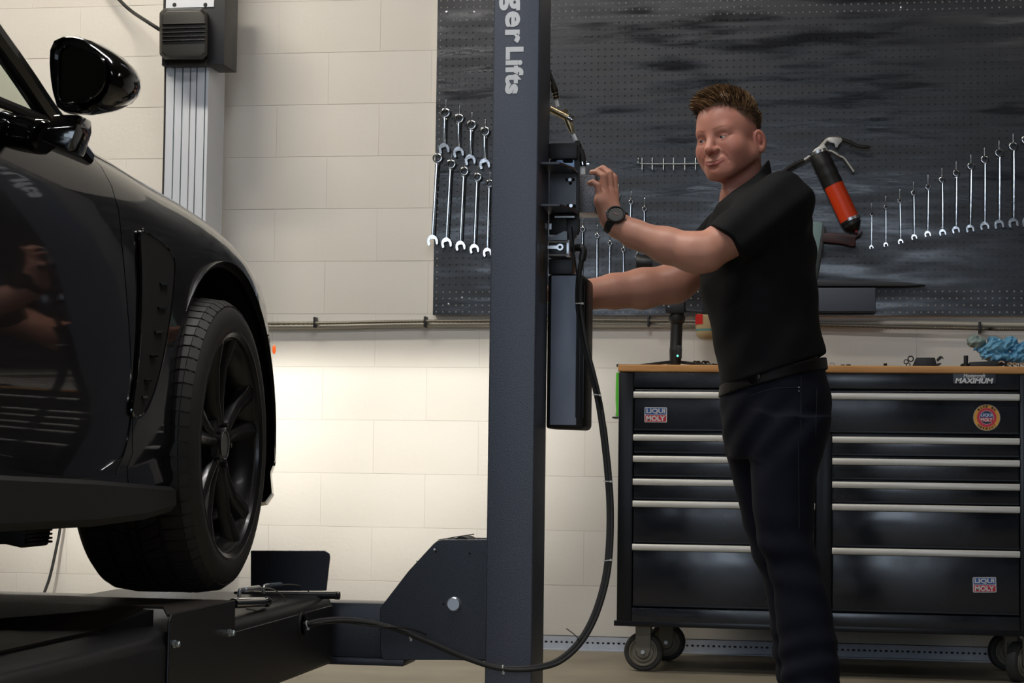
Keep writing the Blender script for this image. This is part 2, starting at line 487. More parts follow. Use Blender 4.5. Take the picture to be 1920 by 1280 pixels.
def body_profile(Y):
    Xs, Xc, zc, zb = lerp_keys(KEYS, Y)
    hood = Y > 3.66
    zm = zb + (zc - zb) * 0.45
    w = 1.0 if Y < 4.6 else max(0.55, 1 - (Y - 4.6) / 0.9)
    Xc = min(Xc, Xs - 0.155 * w)
    zc = zc + 0.010
    pts = [(Xs - 0.30, zb + 0.03), (Xs - 0.06, zb), (Xs - 0.022, zb + 0.006), (Xs - 0.006, zb + 0.03), (Xs - 0.012, zb + 0.075), (Xs - 0.012, zb + 0.082),
           (Xs - 0.002, zb + 0.11), (Xs - 0.006 * w, zm - 0.08), (Xs - 0.014 * w, zm + 0.02), (Xs - 0.026 * w, zm + (zc - zm) * 0.33), (Xs - 0.042 * w, zc - 0.140),
           (Xs - 0.058 * w, zc - 0.092), (Xs - 0.080 * w, zc - 0.054), (Xs - 0.107 * w, zc - 0.026), (Xs - 0.132 * w, zc - 0.008), (Xc - 0.005, zc)]
    if hood:
        b = min(1, (Y - 3.66) / 0.25)
        pts += [(Xc - 0.10, zc - 0.018 * b), (Xc - 0.22, zc - 0.020 * b), (Xc - 0.40, zc + 0.004), (Xc - 0.60, zc + 0.02), (min(CX + 0.04, Xc - 0.61), zc + 0.026), (CX, zc + 0.026)]
    else:
        pts += [(Xc - 0.06, zc - 0.012), (Xc - 0.09, zc - 0.03), (Xc - 0.095, zc - 0.10), (Xc - 0.10, zc - 0.25), (Xc - 0.11, zc - 0.4), (Xc - 0.115, zc - 0.5)]
    return [Vector((x, Y, z)) for x, z in pts]
Ys = [0.6, 1.2, 1.8, 2.4, 2.7, 3.0, 3.2, 3.4, 3.5, 3.6, 3.655] 
Yf = [3.659, 3.72, 3.8, 3.9, 4.0, 4.1, 4.21, 4.3, 4.4, 4.48, 4.55, 4.62, 4.70, 4.76, 4.82, 4.87, 4.92, 4.96, 5.0, 5.03, 5.06, 5.08, 5.10]
def grid_mesh(stations, name, mirror=True):
    mb = MB()
    R = [body_profile(y) for y in stations]
    npt = len(R[0])
    for side in ((1, -1) if mirror else (1,)):
        vs = [Vector((CX + side * (p.x - CX), p.y, p.z)) for r in R for p in r]
        fs = [(i * npt + k, i * npt + k + 1, (i + 1) * npt + k + 1, (i + 1) * npt + k) for i in range(len(R) - 1) for k in range(npt - 1)]
        mb.add(vs, fs)
    return mb
def solidify_cut(o, thick, cutters):
    m = o.modifiers.new('thickness', 'SOLIDIFY'); m.thickness = thick; m.offset = -1
    for c in cutters:
        b = o.modifiers.new('cut', 'BOOLEAN'); b.operation = 'DIFFERENCE'; b.object = c; b.solver = 'EXACT'
    dg = bpy.context.evaluated_depsgraph_get()
    me = bpy.data.meshes.new_from_object(o.evaluated_get(dg))
    o.modifiers.clear(); o.data = me
    me.polygons.foreach_set('use_smooth', [True] * len(me.polygons)); me.set_sharp_from_angle(angle=radians(38))
    for c in cutters: bpy.data.objects.remove(c)
# wheel-arch cutter, slightly conical so that the lip flares
AR = 0.387; AY = 4.288
cut = MB().lathe([(AR + 0.004, 0), (AR, 0.05), (AR, 0.42)], (-1.2, AY, WZ + 0.01), (-1, 0, 0), 64).build('cutter', M['satin'])
cut2 = MB().lathe([(AR, 0), (AR, 0.42)], (CX * 2 + 1.2 + 0.0, AY, WZ + 0.01), (1, 0, 0), 64).build('cutter', M['satin'])
gm = grid_mesh(Yf, 'front').build('front_body', paint, car, smooth=60, fix=True)
solidify_cut(gm, 0.012, [cut, cut2])
gm['label'] = 'glossy black hood and front fender'
dm = grid_mesh(Ys, 'door').build('door_body', paint, car, smooth=60)
solidify_cut(dm, 0.012, [])
dm['label'] = 'glossy black door and sill'
# wheel-arch lining
for sgn in (1, -1):
    X0 = CX + sgn * (-1.345 - CX); X1 = CX + sgn * (-1.70 - CX)
    arc = [radians(-8 + 196 * k / 28) for k in range(29)]
    lr = [[Vector((X, AY + (AR + 0.013) * cos(a), WZ + 0.01 + (AR + 0.013) * sin(a))) for a in arc] for X in (X0, X1)]
    lin_ = MB().add(lr[0] + lr[1], [(k, k + 1, 29 + k + 1, 29 + k) for k in range(28)])
    lin_.add(lr[1] , [tuple(range(29))])
    lin_.build('arch_liner', trim_m, car, fix=False)
# closing panels: nose, floor pan, rear
MB().box((CX - 0.9, 0.6, 0.60), (CX + 0.86, 3.78, 0.64)).build('floor_pan', trim_m, car)
nose = MB()
nr = body_profile(5.10)
nv = [p for p in nr] + [Vector((2 * CX - p.x, p.y, p.z)) for p in reversed(nr)]
nose.add([Vector((p.x, 5.10, p.z)) for p in nv] + [Vector((CX + (p.x - CX) * 0.9, 5.115, 0.80 + (p.z - 0.80) * 0.8)) for p in nv],
         [(i, (i + 1) % len(nv), len(nv) + (i + 1) % len(nv), len(nv) + i) for i in range(len(nv))] + [tuple(range(len(nv), 2 * len(nv)))])
nose.build('nose', paint, car)
# far front wheel and under-tray piece seen below the sill
# sill skirt (matt strip under the door, with its end cap towards the wheel)
skirt = MB()
sk = []
for Y, xo, z0, z1 in ((0.6, -1.335, 0.575, 0.668), (2.4, -1.325, 0.572, 0.664), (2.97, -1.318, 0.570, 0.662), (3.43, -1.314, 0.566, 0.650), (3.70, -1.312, 0.572, 0.640), (3.86, -1.312, 0.584, 0.634)):
    sk.append([Vector((xo - 0.12, Y, z0 + 0.01)), Vector((xo - 0.012, Y, z0)), Vector((xo, Y, z0 + 0.014)), Vector((xo - 0.002, Y, z1 - 0.008)), Vector((xo - 0.012, Y, z1)), Vector((xo - 0.12, Y, z1))])
skirt.loft(sk).build('sill_skirt', trim_m, car)
# panel gap between door and fender
gap_px = [(262, 442), (261, 520), (257, 640), (249, 745), (243, 800), (232, 850), (217, 888)]
# fender vent: rim, recess and slats
vent_px = [(262, 438), (276, 436), (300, 452), (318, 470), (326, 492), (324, 540), (314, 620), (298, 700), (280, 755), (266, 778), (252, 780), (247, 766), (256, 700), (262, 610), (264, 520)]
def flankX(px, py, d=0.0):
    Y = onX(px, py, -1.30).y
    X = -1.33
    for _ in range(6):
        p = onX(px, py, X); Xs, Xc, zc, zb = lerp_keys(KEYS, p.y)
        pr_ = body_profile(p.y)
        for a, b in zip(pr_, pr_[1:]):
            if min(a.z, b.z) <= p.z <= max(a.z, b.z) and a.x < -1.2 and a.z > zb + 0.09:
                k = (p.z - a.z) / (b.z - a.z) if abs(b.z - a.z) > 1e-6 else 0
                X = a.x + (b.x - a.x) * k; break
    return onX(px, py, X + d)
MB().tube(smooth_path([flankX(a, b, 0.0005) for a, b in gap_px], 8), 0.0016, 6).build('door_gap', gloss, car)
rim = smooth_path([flankX(a, b, 0.004) for a, b in vent_px], 6, True)
MB().tube(rim, 0.0036, 8, closed=True).build('vent_rim', gloss, car)
rv = [p + Vector((0.0015, 0, 0)) for p in rim]
rc = sum(rv, Vector()) / len(rv)
MB().add(rv + [rc + Vector((0.001, 0, 0))], [(i, (i + 1) % len(rv), len(rv)) for i in range(len(rv))]).build('vent_recess', mat('vent_dark', (0.002, 0.002, 0.002), 0.7), car, fix=False)
for k, (a, b, c, d) in enumerate(((300, 533, 316, 533), (296, 578, 312, 577), (290, 623, 305, 622), (282, 668, 294, 667), (272, 714, 283, 713), (266, 745, 275, 744))):
    MB().tube([flankX(a, b, 0.004), flankX(c, d, 0.007)], 0.0035, 6).build('vent_slat', gloss, car)
# door mirror: glass plane faces back and inboard
mc = onY(150, 140, 3.05)
mn = Vector((-0.50, -0.86, 0.06)).normalized()
out_px = [(89, 118), (90, 92), (98, 74), (114, 67), (134, 67), (156, 74), (178, 90), (196, 108), (206, 130), (207, 152), (200, 174), (184, 192), (162, 203), (138, 209), (116, 209), (103, 200), (95, 172), (91, 145)]
ring0 = [onPlane(a, b, mc, mn) for a, b in out_px]
cen = sum(ring0, Vector()) / len(ring0)
fwd = Vector((0.34, 0.92, 0.02)).normalized()
rings = []
for sc_, dep in ((0.93, 0.012), (0.97, 0.003), (1.0, 0.006), (1.02, 0.02), (1.0, 0.045), (0.90, 0.075), (0.74, 0.098), (0.5, 0.116), (0.25, 0.126), (0.05, 0.129)):
    rings.append([cen + (p - cen) * sc_ + fwd * dep for p in ring0])
shell = MB()
shell.loft(rings, cap=True)
mh = shell.build('mirror_housing', gloss, car, smooth=50)
gl_px = [(113, 150), (114, 108), (120, 92), (134, 84), (152, 90), (176, 98), (192, 108), (199, 122), (200, 142), (194, 164), (178, 182), (156, 192), (136, 195), (120, 194), (113, 178)]
gr = [onPlane(a, b, cen - fwd * 0.001 + mn * 0.004, mn) for a, b in gl_px]
gc_ = sum(gr, Vector()) / len(gr)
mg = MB().prism(smooth_path(gr, 4, True), mn * 0.002)
mg.build('mirror_glass', mat('mirror_glass', (0.10, 0.10, 0.09), 0.04, 1.0), mh)
fr = MB().tube(smooth_path([p + mn * 0.003 for p in gr], 4, True), 0.0022, 6, closed=True).build('mirror_frame', gloss, mh)
# mirror foot and stalk
q0 = [onY(a, b, 3.06) for a, b in ((100, 214), (148, 214), (146, 232), (100, 232))]
q1 = [onY(a, b, 3.03) for a, b in ((78, 246), (138, 252), (126, 283), (76, 270))]
ft = MB()
def thick(q, d): return [q[0], q[1], q[2], q[3]], [p + Vector((0.02, d, 0)) for p in q]
A, B = thick(q0, 0.06); C_, D_ = thick(q1, 0.07)
ft.add(A + B + C_ + D_, [(0, 1, 5, 4), (0, 8, 9, 1), (1, 9, 13, 5), (5, 13, 12, 4), (4, 12, 8, 0), (8, 9, 10, 11), (8, 11, 15, 12), (11, 10, 14, 15), (10, 9, 13, 14), (12, 15, 14, 13), (0, 1, 2, 3)])
ft = MB().loft([[q0[0], q0[1], q0[1] + Vector((0, 0.06, 0)), q0[0] + Vector((0, 0.06, 0))],
                [onY(84, 240, 3.03), onY(144, 236, 3.03), onY(144, 236, 3.03) + Vector((0, 0.07, 0)), onY(84, 240, 3.03) + Vector((0, 0.07, 0))],
                [onY(74, 262, 3.03), onY(128, 284, 3.03), onY(128, 284, 3.03) + Vector((0, 0.07, 0)), onY(74, 262, 3.03) + Vector((0, 0.07, 0))]])
ft.build('mirror_stalk', gloss, car, bevel=0.006)
arm = MB().tube(smooth_path([onX(0, 238, -1.40), onX(40, 250, -1.36), onX(85, 258, -1.30)], 6), [0.030] * 12 + [0.026], 12)
arm.build('mirror_base', gloss, car)
# greenhouse: A-pillars, roof rails, roof, glass
glass = mat('tinted_glass', (0.72, 0.78, 0.70), 0.02, trans=1.0)
glass.node_tree.nodes['Principled BSDF'].inputs['IOR'].default_value = 1.02
for sgn in (1, -1):
    P = lambda x, y, z: Vector((CX + sgn * (x - CX), y, z))
    pil = [P(-1.425, 3.60, 1.262), P(-1.428, 3.43, 1.318), P(-1.440, 3.24, 1.405), P(-1.475, 2.85, 1.575), P(-1.55, 2.40, 1.72), P(-1.60, 1.9, 1.79), P(-1.62, 1.2, 1.78), P(-1.6, 0.6, 1.70)]
    MB().tube(smooth_path(pil, 6), 0.022, 10).build('a_pillar', gloss, car)
    sill = [P(-1.425, 3.45, 1.302), P(-1.44, 3.0, 1.304), P(-1.45, 2.0, 1.31), P(-1.47, 0.6, 1.32)]
    MB().tube(smooth_path(sill, 6), 0.010, 8).build('window_seal', trim_m, car)
    gl = MB()
    top = smooth_path(pil[1:], 6)
    vs = []; nn = len(top)
    for p in top: vs += [p, P(-1.44, p.y, 1.30)]
    gl.add(vs, [(2 * i, 2 * i + 2, 2 * i + 3, 2 * i + 1) for i in range(nn - 1)])
    g_ = gl.build('side_window', glass, car, fix=False)
    MB().bar(P(-1.44, 3.16, 1.30), P(-1.455, 3.05, 1.48), 0.022, 0.016).build('quarter_post', trim_m, car)
ws = MB()
lf = smooth_path([Vector((-1.445, 3.60, 1.27)), Vector((-1.46, 3.24, 1.405)), Vector((-1.50, 2.85, 1.575)), Vector((-1.57, 2.40, 1.72))], 5)
rows = []
for p in lf:
    rows.append([Vector((p.x + (2 * CX - 2 * p.x) * k / 8, p.y + 0.16 * sin(pi * k / 8), p.z + 0.03 * sin(pi * k / 8))) for k in range(9)])
ws.add([p for r in rows for p in r], [(i * 9 + k, i * 9 + k + 1, (i + 1) * 9 + k + 1, (i + 1) * 9 + k) for i in range(len(rows) - 1) for k in range(8)])
ws.build('windscreen', glass, car, fix=False)
rf = MB()
rr_ = []
for Y, x, z in ((2.42, -1.57, 1.72), (1.9, -1.60, 1.80), (1.2, -1.62, 1.79), (0.6, -1.60, 1.71)):
    rr_.append([Vector((x + (2 * CX - 2 * x) * k / 8, Y + 0.14 * sin(pi * k / 8) * (1 if Y > 2 else 0), z + 0.035 * sin(pi * k / 8))) for k in range(9)])
rf.add([p for r in rr_ for p in r], [(i * 9 + k, i * 9 + k + 1, (i + 1) * 9 + k + 1, (i + 1) * 9 + k) for i in range(3) for k in range(8)])
ro = rf.build('roof', paint, car)
solidify_cut(ro, 0.02, [])
MB().box((CX - 0.78, 3.05, 1.05), (CX + 0.78, 3.62, 1.262)).build('dashboard', trim_m, car, bevel=0.03)
# headlamp with its projector and the light it gives
hl = thing  # (parts stay under the car)
for sgn in (1, -1):
    hx = CX + sgn * (-1.68 - CX)
    h0 = MB().lathe([(0.046, 0), (0.052, 0.04), (0.060, 0.075), (0.062, 0.09)], (hx, 5.02, 1.00), (0, 1, 0), 24).build('headlamp', trim_m, car)
    MB().lathe([(0.0001, 0.028), (0.02, 0.026), (0.034, 0.018), (0.04, 0.0)], (hx, 5.105, 1.00), (0, 1, 0), 20).build('headlamp_ring', M['steel'], h0)
    MB().box((hx - 0.09, 5.118, 1.0042), (hx + 0.09, 5.27, 1.0082)).build('added_cutoff_plate', trim_m, h0)  # plate added out of view to cut the beam off above
    L = bpy.data.lights.new('headlamp_beam', 'SPOT'); L.energy = HEADLAMP_WATTS; L.color = (1.0, 0.95, 0.86)
    L.spot_size = radians(50); L.spot_blend = 1.0; L.shadow_soft_size = 0.004
    lo = bpy.data.objects.new('headlamp_beam', L); COL.objects.link(lo); lo.parent = h0
    lo.location = (hx, 5.15, 1.000); lo.rotation_euler = (radians(89.5), 0, 0)
mp_ = flankX(514, 655, 0.0)
MB().sphere(mp_, 0.011, sc=(0.45, 0.6, 1.1)).build('side_marker', mat('amber_marker', (0.8, 0.12, 0.02), 0.3, emit=((1.0, 0.16, 0.03), 0.8)), car)

# ---- wheel: tyre with tread blocks, rim, spokes, hub
wheel = MB()
steer = radians(1.6)
def W(ax, r, a):
    """wheel coordinates: ax = distance inboard of the outer face, angle a"""
    x = -ax; y = r * cos(a); z = r * sin(a)
    return Vector((WX + x * cos(steer) - y * sin(steer) * 1.0 + 0.0, WY + y * cos(steer) + x * sin(steer), WZ + z))
TW = 0.275
prof = [(0.018, 0.232), (0.004, 0.246), (0.0, 0.268), (0.006, 0.292), (0.020, 0.309), (0.034, 0.3145)]
grooves = [0.034, 0.082, 0.128, 0.148, 0.193, 0.241]
prof += [(g, 0.3145) for g in (0.08, 0.128, 0.148, 0.194, 0.241)] + [(0.255, 0.309), (0.269, 0.292), (0.275, 0.268), (0.271, 0.246), (0.257, 0.232)]
N = 96
rings_ = [[W(ax, r, 2 * pi * k / N) for k in range(N)] for ax, r in prof]
tm = MB(); tm.loft(rings_ + [rings_[0]], cap=False)
nb = 64
ribs = [(0.030, 0.075, 0.004, 0), (0.083, 0.126, 0.06, 1), (0.131, 0.146, 0.0, 0), (0.151, 0.192, -0.06, 1), (0.199, 0.245, 0.004, 0)]
for a0, a1, slant, half in ribs:
    for k in range(nb):
        t0 = 2 * pi * (k + 0.5 * half) / nb; t1 = t0 + 2 * pi / nb * 0.84
        r0, r1 = 0.3115, WR
        vs = []
        for rr2 in (r0, r1):
            for ax, sl in ((a0, 0), (a1, slant)):
                tp = 0.002 if rr2 == r1 else 0
                drop = 0.006 if (ax < 0.035 or ax > 0.24) and rr2 == r1 else 0
                vs += [W(ax + (tp if ax == a0 else -tp), rr2 - drop, t0 + sl), W(ax + (tp if ax == a0 else -tp), rr2 - drop, t1 + sl)]
        # order: r0:(a0t0,a0t1,a1t0,a1t1) r1:(...)
        tm.add(vs, [(0, 1, 3, 2), (4, 6, 7, 5), (0, 4, 5, 1), (2, 3, 7, 6), (0, 2, 6, 4), (1, 5, 7, 3)])
        if a1 - a0 > 0.03 and slant == 0.004 or half:
            pass
tyre = tm.build('tyre', mat('tyre_rubber', (0.021, 0.0205, 0.020), 0.62, noise=(9, 0.5, (0.034, 0.030, 0.026)), bump=(70, 0.2, 0.002)), car, smooth=30)
tyre['label'] = 'black tyre with ribbed tread'
shl = MB()
for k in range(nb):       # shoulder lugs that wrap onto the sidewall
    t0 = 2 * pi * k / nb; t1 = t0 + 2 * pi / nb * 0.84
    shl.add([W(0.030, 0.3165, t0), W(0.030, 0.3165, t1), W(0.0125, 0.3045, t1), W(0.0125, 0.3045, t0),
             W(0.032, 0.309, t0), W(0.032, 0.309, t1), W(0.016, 0.298, t1), W(0.016, 0.298, t0)],
            [(0, 1, 2, 3), (0, 4, 5, 1), (1, 5, 6, 2), (2, 6, 7, 3), (3, 7, 4, 0)])
shl.build('shoulder_lugs', MATS['tyre_rubber'], tyre)
rm = mat('satin_black_rim', (0.006, 0.006, 0.0065), 0.34, coat=0.15, coat_rough=0.1)
axis = (W(1, 0, 0) - W(0, 0, 0)).normalized()
rimo = MB().lathe([(0.236, 0.014), (0.250, 0.010), (0.253, 0.003), (0.246, 0.002), (0.236, 0.008), (0.232, 0.03), (0.215, 0.06), (0.205, 0.20), (0.236, 0.25), (0.236, 0.262), (0.222, 0.262), (0.20, 0.22), (0.208, 0.06), (0.222, 0.03)],
                  W(0, 0, 0), axis, 72, close=True).build('rim', rm, car)
MB().lathe([(0.0001, 0.115), (0.17, 0.115), (0.17, 0.14), (0.0001, 0.14)], W(0, 0, 0), axis, 40).build('brake_disc', mat('brake_disc', (0.10, 0.095, 0.09), 0.35, 1.0), car)
for k in range(10):
    a = 2 * pi * (k // 2) / 5 + (0.20 if k % 2 else -0.20) + 0.35
    ai = 2 * pi * (k // 2) / 5 + 0.35 + (0.12 if k % 2 else -0.12)
    sp = MB()
    ringsp = []
    for f_, r_, w_, d0, d1 in ((0, 0.045, 0.024, 0.026, 0.060), (0.35, 0.10, 0.026, 0.030, 0.058), (0.7, 0.17, 0.030, 0.028, 0.052), (1, 0.238, 0.046, 0.012, 0.045)):
        aa = ai + (a - ai) * f_
        dl = w_ / r_ / 2 if r_ > 0 else 0
        ringsp.append([W(d0 + 0.006, r_, aa - dl), W(d0, r_, aa), W(d0 + 0.006, r_, aa + dl), W(d1, r_, aa + dl * 1.3), W(d1, r_, aa - dl * 1.3)])
    sp.loft(ringsp).build('spoke', rm, rimo, bevel=0.0015, seg=1)
hub = MB().lathe([(0.0001, 0.022), (0.026, 0.022), (0.030, 0.025), (0.034, 0.030), (0.060, 0.036), (0.062, 0.07)], W(0, 0, 0), axis, 32).build('hub', rm, rimo)
MB().tube([W(0.0215, 0.031, 2 * pi * k / 40) for k in range(40)], 0.0014, 6, closed=True).build('hub_ring', M['steel'], rimo)
for k in range(5):
    a = 2 * pi * k / 5
    MB().cyl(W(0.020, 0.046, a), W(0.045, 0.046, a), 0.006, n=6).build('wheel_bolt', M['satin'], rimo)
# far front tyre under the car
fw = MB().lathe([(0.23, 0.0), (0.30, 0.005), (0.318, 0.03), (0.318, 0.245), (0.30, 0.27), (0.23, 0.275)], (2 * CX - WX, WY, WZ), (1, 0, 0), 64)
for k in range(40):
    a = 2 * pi * k / 40
    for x in (0.0, 0.10, 0.19):
        fw.box((2 * CX - WX + 0.02 + x, 0, 0), (2 * CX - WX + 0.02 + x, 0, 0)) if False else None
fw.build('tyre', MATS['tyre_rubber'], car)
# ribbed end of the engine under-tray hanging behind the sill
ut = MB()
ut.prism([onY(a, b, 3.55) for a, b in ((-60, 975), (50, 978), (48, 1000), (44, 1024), (40, 1027), (10, 1020), (-60, 1020))], (0, 0.12, 0))
for b in (988, 996, 1004, 1012, 1019):
    p = onY(47, b, 3.55); ut.box(p + Vector((-0.004, 0, -0.0022)), p + Vector((0.006, 0.12, 0.0022)))
ut.build('under_tray', trim_m, car, bevel=0.002)

# ================================================================== lift runway
RX = -1.25
run = thing('lift_runway', (RX - 0.25, 4.0, 0.0), 'black steel lift runway under the front wheel of the car', 'runway')
deck = mat('worn_runway_deck', (0.011, 0.0095, 0.008), 0.55, noise=(4, 0.4, (0.026, 0.017, 0.010)), bump=(120, 0.3, 0.003))
Wd = 0.56
ch = []
for Y in (0.4, 2.9, 3.6, 4.88):
    z1, z0 = 0.357, 0.185
    ch.append([Vector((RX, Y, z0)), Vector((RX, Y, z1 - 0.022)), Vector((RX - 0.006, Y, z1 - 0.007)), Vector((RX - 0.022, Y, z1)), Vector((RX - Wd, Y, z1)), Vector((RX - Wd, Y, z0))])
MB().loft(ch).build('channel', M['blacksteel'], run, smooth=45)
# raised deck plate under the wheel with its sloping lead-in
e1 = onX(314, 1137, RX); e2 = onX(437, 1119, RX)
zt = 0.396
s1 = onZ(180, 1181, 0.362); s2 = onZ(0, 1178, 0.362); s3 = onZ(270, 1136, zt)
up = MB()
outl = [(RX, e2.y, zt), (RX, e1.y, zt), tuple(onZ(306, 1137, zt)), (s3.x, s3.y, zt), (s1.x, s1.y, 0.3625), (RX - Wd + 0.02, s1.y - 0.12, 0.3625), (RX - Wd + 0.02, s1.y + 0.22, zt), (RX - Wd + 0.02, e2.y, zt)]
th_ = 0.005
up.add([Vector(p) for p in outl] + [Vector(p) - Vector((0, 0, th_)) for p in outl],
       [(0, 1, 2, 3, 6, 7), (3, 4, 5, 6)] + [(i, 8 + i, 8 + (i + 1) % 8, (i + 1) % 8) for i in range(8)] + [(8, 15, 14, 11, 10, 9), (11, 14, 13, 12)])
up.build('deck_plate', deck, run, smooth=20)
r6 = onZ(306, 1137, zt)
MB().prism([(r6.x - 0.02, r6.y, 0.357), (r6.x - 0.02, r6.y, zt - 0.006), (s3.x - 0.02, s3.y, zt - 0.006), (s1.x - 0.01, s1.y, 0.3572)], (-0.004, 0, 0)).build('recess_shade', MATS.get('dark_void') or M['satin'], run)  # dark strip painted for the shade in the recess under the deck plate
low = MB().prism([(s1.x, s1.y, 0.3575), (s1.x - 0.005, 0.4, 0.3575), (RX - Wd + 0.02, 0.4, 0.3575), (RX - Wd + 0.02, s1.y, 0.3575)], (0, 0, 0.005)).build('deck_plate', deck, run)
# outer side plate that carries the raised deck, with its bolts
sp = MB().prism([(RX + 0.0005, e1.y, 0.19), (RX + 0.0005, e1.y, zt - 0.012), (RX + 0.0005, e1.y + 0.015, zt), (RX + 0.0005, e2.y, zt), (RX + 0.0005, e2.y, 0.33), (RX + 0.0005, 4.875, 0.33), (RX + 0.0005, 4.875, 0.19)], (0.005, 0, 0))
sp.build('side_plate', M['blacksteel'], run, bevel=0.0012, seg=1)
for a, b in ((324, 1207), (428, 1186)):
    p = onX(a, b, RX + 0.006)
    bt = MB().lathe([(0.0001, 0.014), (0.005, 0.014), (0.0065, 0.012), (0.0065, 0.005), (0.0085, 0.004), (0.0085, 0.0)], p, (1, 0, 0), 6).build('bolt', M['zinc'], run)
# hose port near the end of the runway
hp = onX(566, 1172, RX + 0.0055)
hpo = MB().lathe([(0.032, 0.0), (0.032, 0.003), (0.026, 0.004), (0.024, 0.0)], hp, (1, 0, 0), 24).build('hose_port', M['rubber'], run)
# wheel stop plate at the end, on a hinge rod
zst = onY(560, 1032, 4.84).z
st = [onY(a, b, 4.84) for a, b in ((470, 1108), (470, 1032), (608, 1032), (617, 1038), (618, 1045), (611, 1107))]
MB().prism(st, (0, 0.008, 0)).build('wheel_stop', M['hammer'], run, bevel=0.001, seg=1)
MB().cyl(onY(440, 1115, 4.82), onY(631, 1116, 4.82), 0.009, n=14).build('hinge_rod', M['satin'], run)
MB().cyl(onX(628, 1116, RX + 0.02), onX(628, 1116, RX + 0.02) + Vector((0.012, 0, 0)), 0.010, n=14).build('rod_cap', M['satin'], run)
# roller with pull pins and their wire lanyards on top of the step
pb = onX(500, 1131, RX - 0.02)
MB().cyl(onX(437, 1131, RX - 0.02), onX(492, 1128, RX - 0.02), 0.011, n=14).sphere(onX(500, 1128, RX - 0.02), 0.012).build('roller', gloss, run)
def pin(a, b, c, d, m, loop):
    t = thing('pull_pin', onX(a, b, RX - 0.03), 'bent steel pull pin with grey sleeve, %s' % ('nearer of the two on the runway step' if m == 0 else 'farther of the two on the runway step'), 'pin', 'pull pins on the runway')
    x = RX - 0.02 if m == 0 else RX - 0.07
    P = lambda u, v: onX(u, v, x)
    MB().tube(smooth_path([P(a, b + 14), P(a, b + 6), P(a + 3, b), P(c - 12, d), P(c, d)], 4), 0.0045, 8).build('rod', M['steel'], t)
    MB().cyl(P(a + 9, b), P(c, d), 0.0062, n=12).build('sleeve', M['steel'] if m == 0 else mat('blue_grey_sleeve', lin(80, 92, 104), 0.5), t)
    MB().tube(smooth_path([P(u, v) for u, v in loop], 8), 0.0016, 6).build('lanyard', mat('wire_lanyard', lin(150, 145, 132), 0.4, 0.5), t)
pin(449, 1105, 485, 1102, 0, [(485, 1102), (510, 1104), (530, 1116), (535, 1130), (528, 1142), (510, 1147), (485, 1145), (462, 1141)])
pin(494, 1098, 526, 1096, 1, [(526, 1096), (552, 1096), (574, 1104), (581, 1116), (575, 1128), (552, 1134), (530, 1130), (512, 1126)])

# ---------------------------------------------------------------- cross beam, pulley plate
beam = thing('cross_beam', (-1.1, 5.0, 0.0), 'black hammered steel cross beam between runway and lift post', 'beam')
BY = 4.965
bt_z, bb_z = onY(660, 1130, BY).z, onY(660, 1232, BY).z
b0 = MB().box((RX - 1.9, BY, bb_z), (-0.80, BY + 0.11, bt_z)).build('tube', M['hammer'], beam, bevel=0.004)
MB().box((RX - 0.2, BY - 0.012, bb_z - 0.018), (onY(757, 1240, BY - 0.012).x, BY + 0.13, bb_z)).build('base_plate', M['hammer'], beam, bevel=0.003)
PY = 4.945
pp = [onY(a, b, PY) for a, b in ((712, 1140), (766, 1070), (812, 1020), (819, 1014), (828, 1011), (930, 1011), (930, 1237), (722, 1237), (716, 1234), (713, 1220))]
MB().prism(pp, (0, 0.010, 0)).build('pulley_plate', M['hammer'], beam, bevel=0.0015, seg=1)
MB().prism([p + Vector((0, 0.13, 0)) for p in pp], (0, 0.010, 0)).build('pulley_plate', M['hammer'], beam, bevel=0.0015, seg=1)
cp = onY(851.5, 1132, PY)
MB().lathe([(0.0001, 0.012), (0.015, 0.012), (0.0178, 0.009), (0.018, 0.0)], cp, (0, -1, 0), 40).build('pulley_pin', mat('turned_steel', (0.72, 0.76, 0.80), 0.28, 0.85), beam)
for a, b in ((818, 1034), (881, 1037), (832, 1132)):
    MB().lathe([(0.0001, 0.0008), (0.0028, 0.0008), (0.003, 0.0)], onY(a, b, PY), (0, -1, 0), 12).build('bolt_hole', mat('dark_void', (0.004, 0.004, 0.005), 0.9), beam)
MB().sphere(onY(814.5, 1030, PY), 0.0028).build('rivet', M['white'], beam)
MB().lathe([(0.03, 0.0), (0.03, 0.10)], onY(865, 1028, PY + 0.02), (0, 1, 0), 28).build('pulley', M['satin'], beam)
MB().tube(smooth_path([onY(822, 1012, PY + 0.02), onY(850, 1007, PY + 0.01), onY(889, 1001, PY - 0.01)], 5), 0.0012, 6).build('wire_end', M['satin'], beam)
MB().box(onY(768, 1070, PY), onY(772, 1072, PY) + Vector((0, 0.01, 0.004))).build('edge_clip', M['satin'], beam)
MB().box(onY(780, 1052, PY), onY(784, 1054, PY) + Vector((0, 0.01, 0.004))).build('edge_clip', M['satin'], beam)
# ================================================================== tool chest
CY = 6.65                     # front plane of the drawers' frame
CB = CY + 0.56
navy = mat('black_chest_paint', (0.0100, 0.0120, 0.0165), 0.24, noise=(7, 0.4, (0.015, 0.017, 0.022)), rough_noise=(5, 0.15, 0.30, (1, 1, 1)), spec=0.6)
navy2 = mat('black_chest_frame', (0.006, 0.007, 0.009), 0.30, spec=0.35)
pull = mat('brushed_drawer_pull', lin(236, 236, 232), 0.42, 0.15, noise=(40, 0.5, lin(218, 216, 210), (0.2, 1, 3)))
wood = mat('oiled_beech_top', lin(216, 164, 104), 0.5, noise=(5, 0.5, lin(184, 128, 72), (1.2, 6, 12)), bump=(40, 0.1, 0.002))
Xat = lambda a, b=900: onY(a, b, CY).x
Zat = lambda b, a=1200: onY(a, b, CY).z
xl, xr = Xat(1158, 930), Xat(1917, 930) + 0.018
zt_, zb_ = Zat(697), Zat(1166)
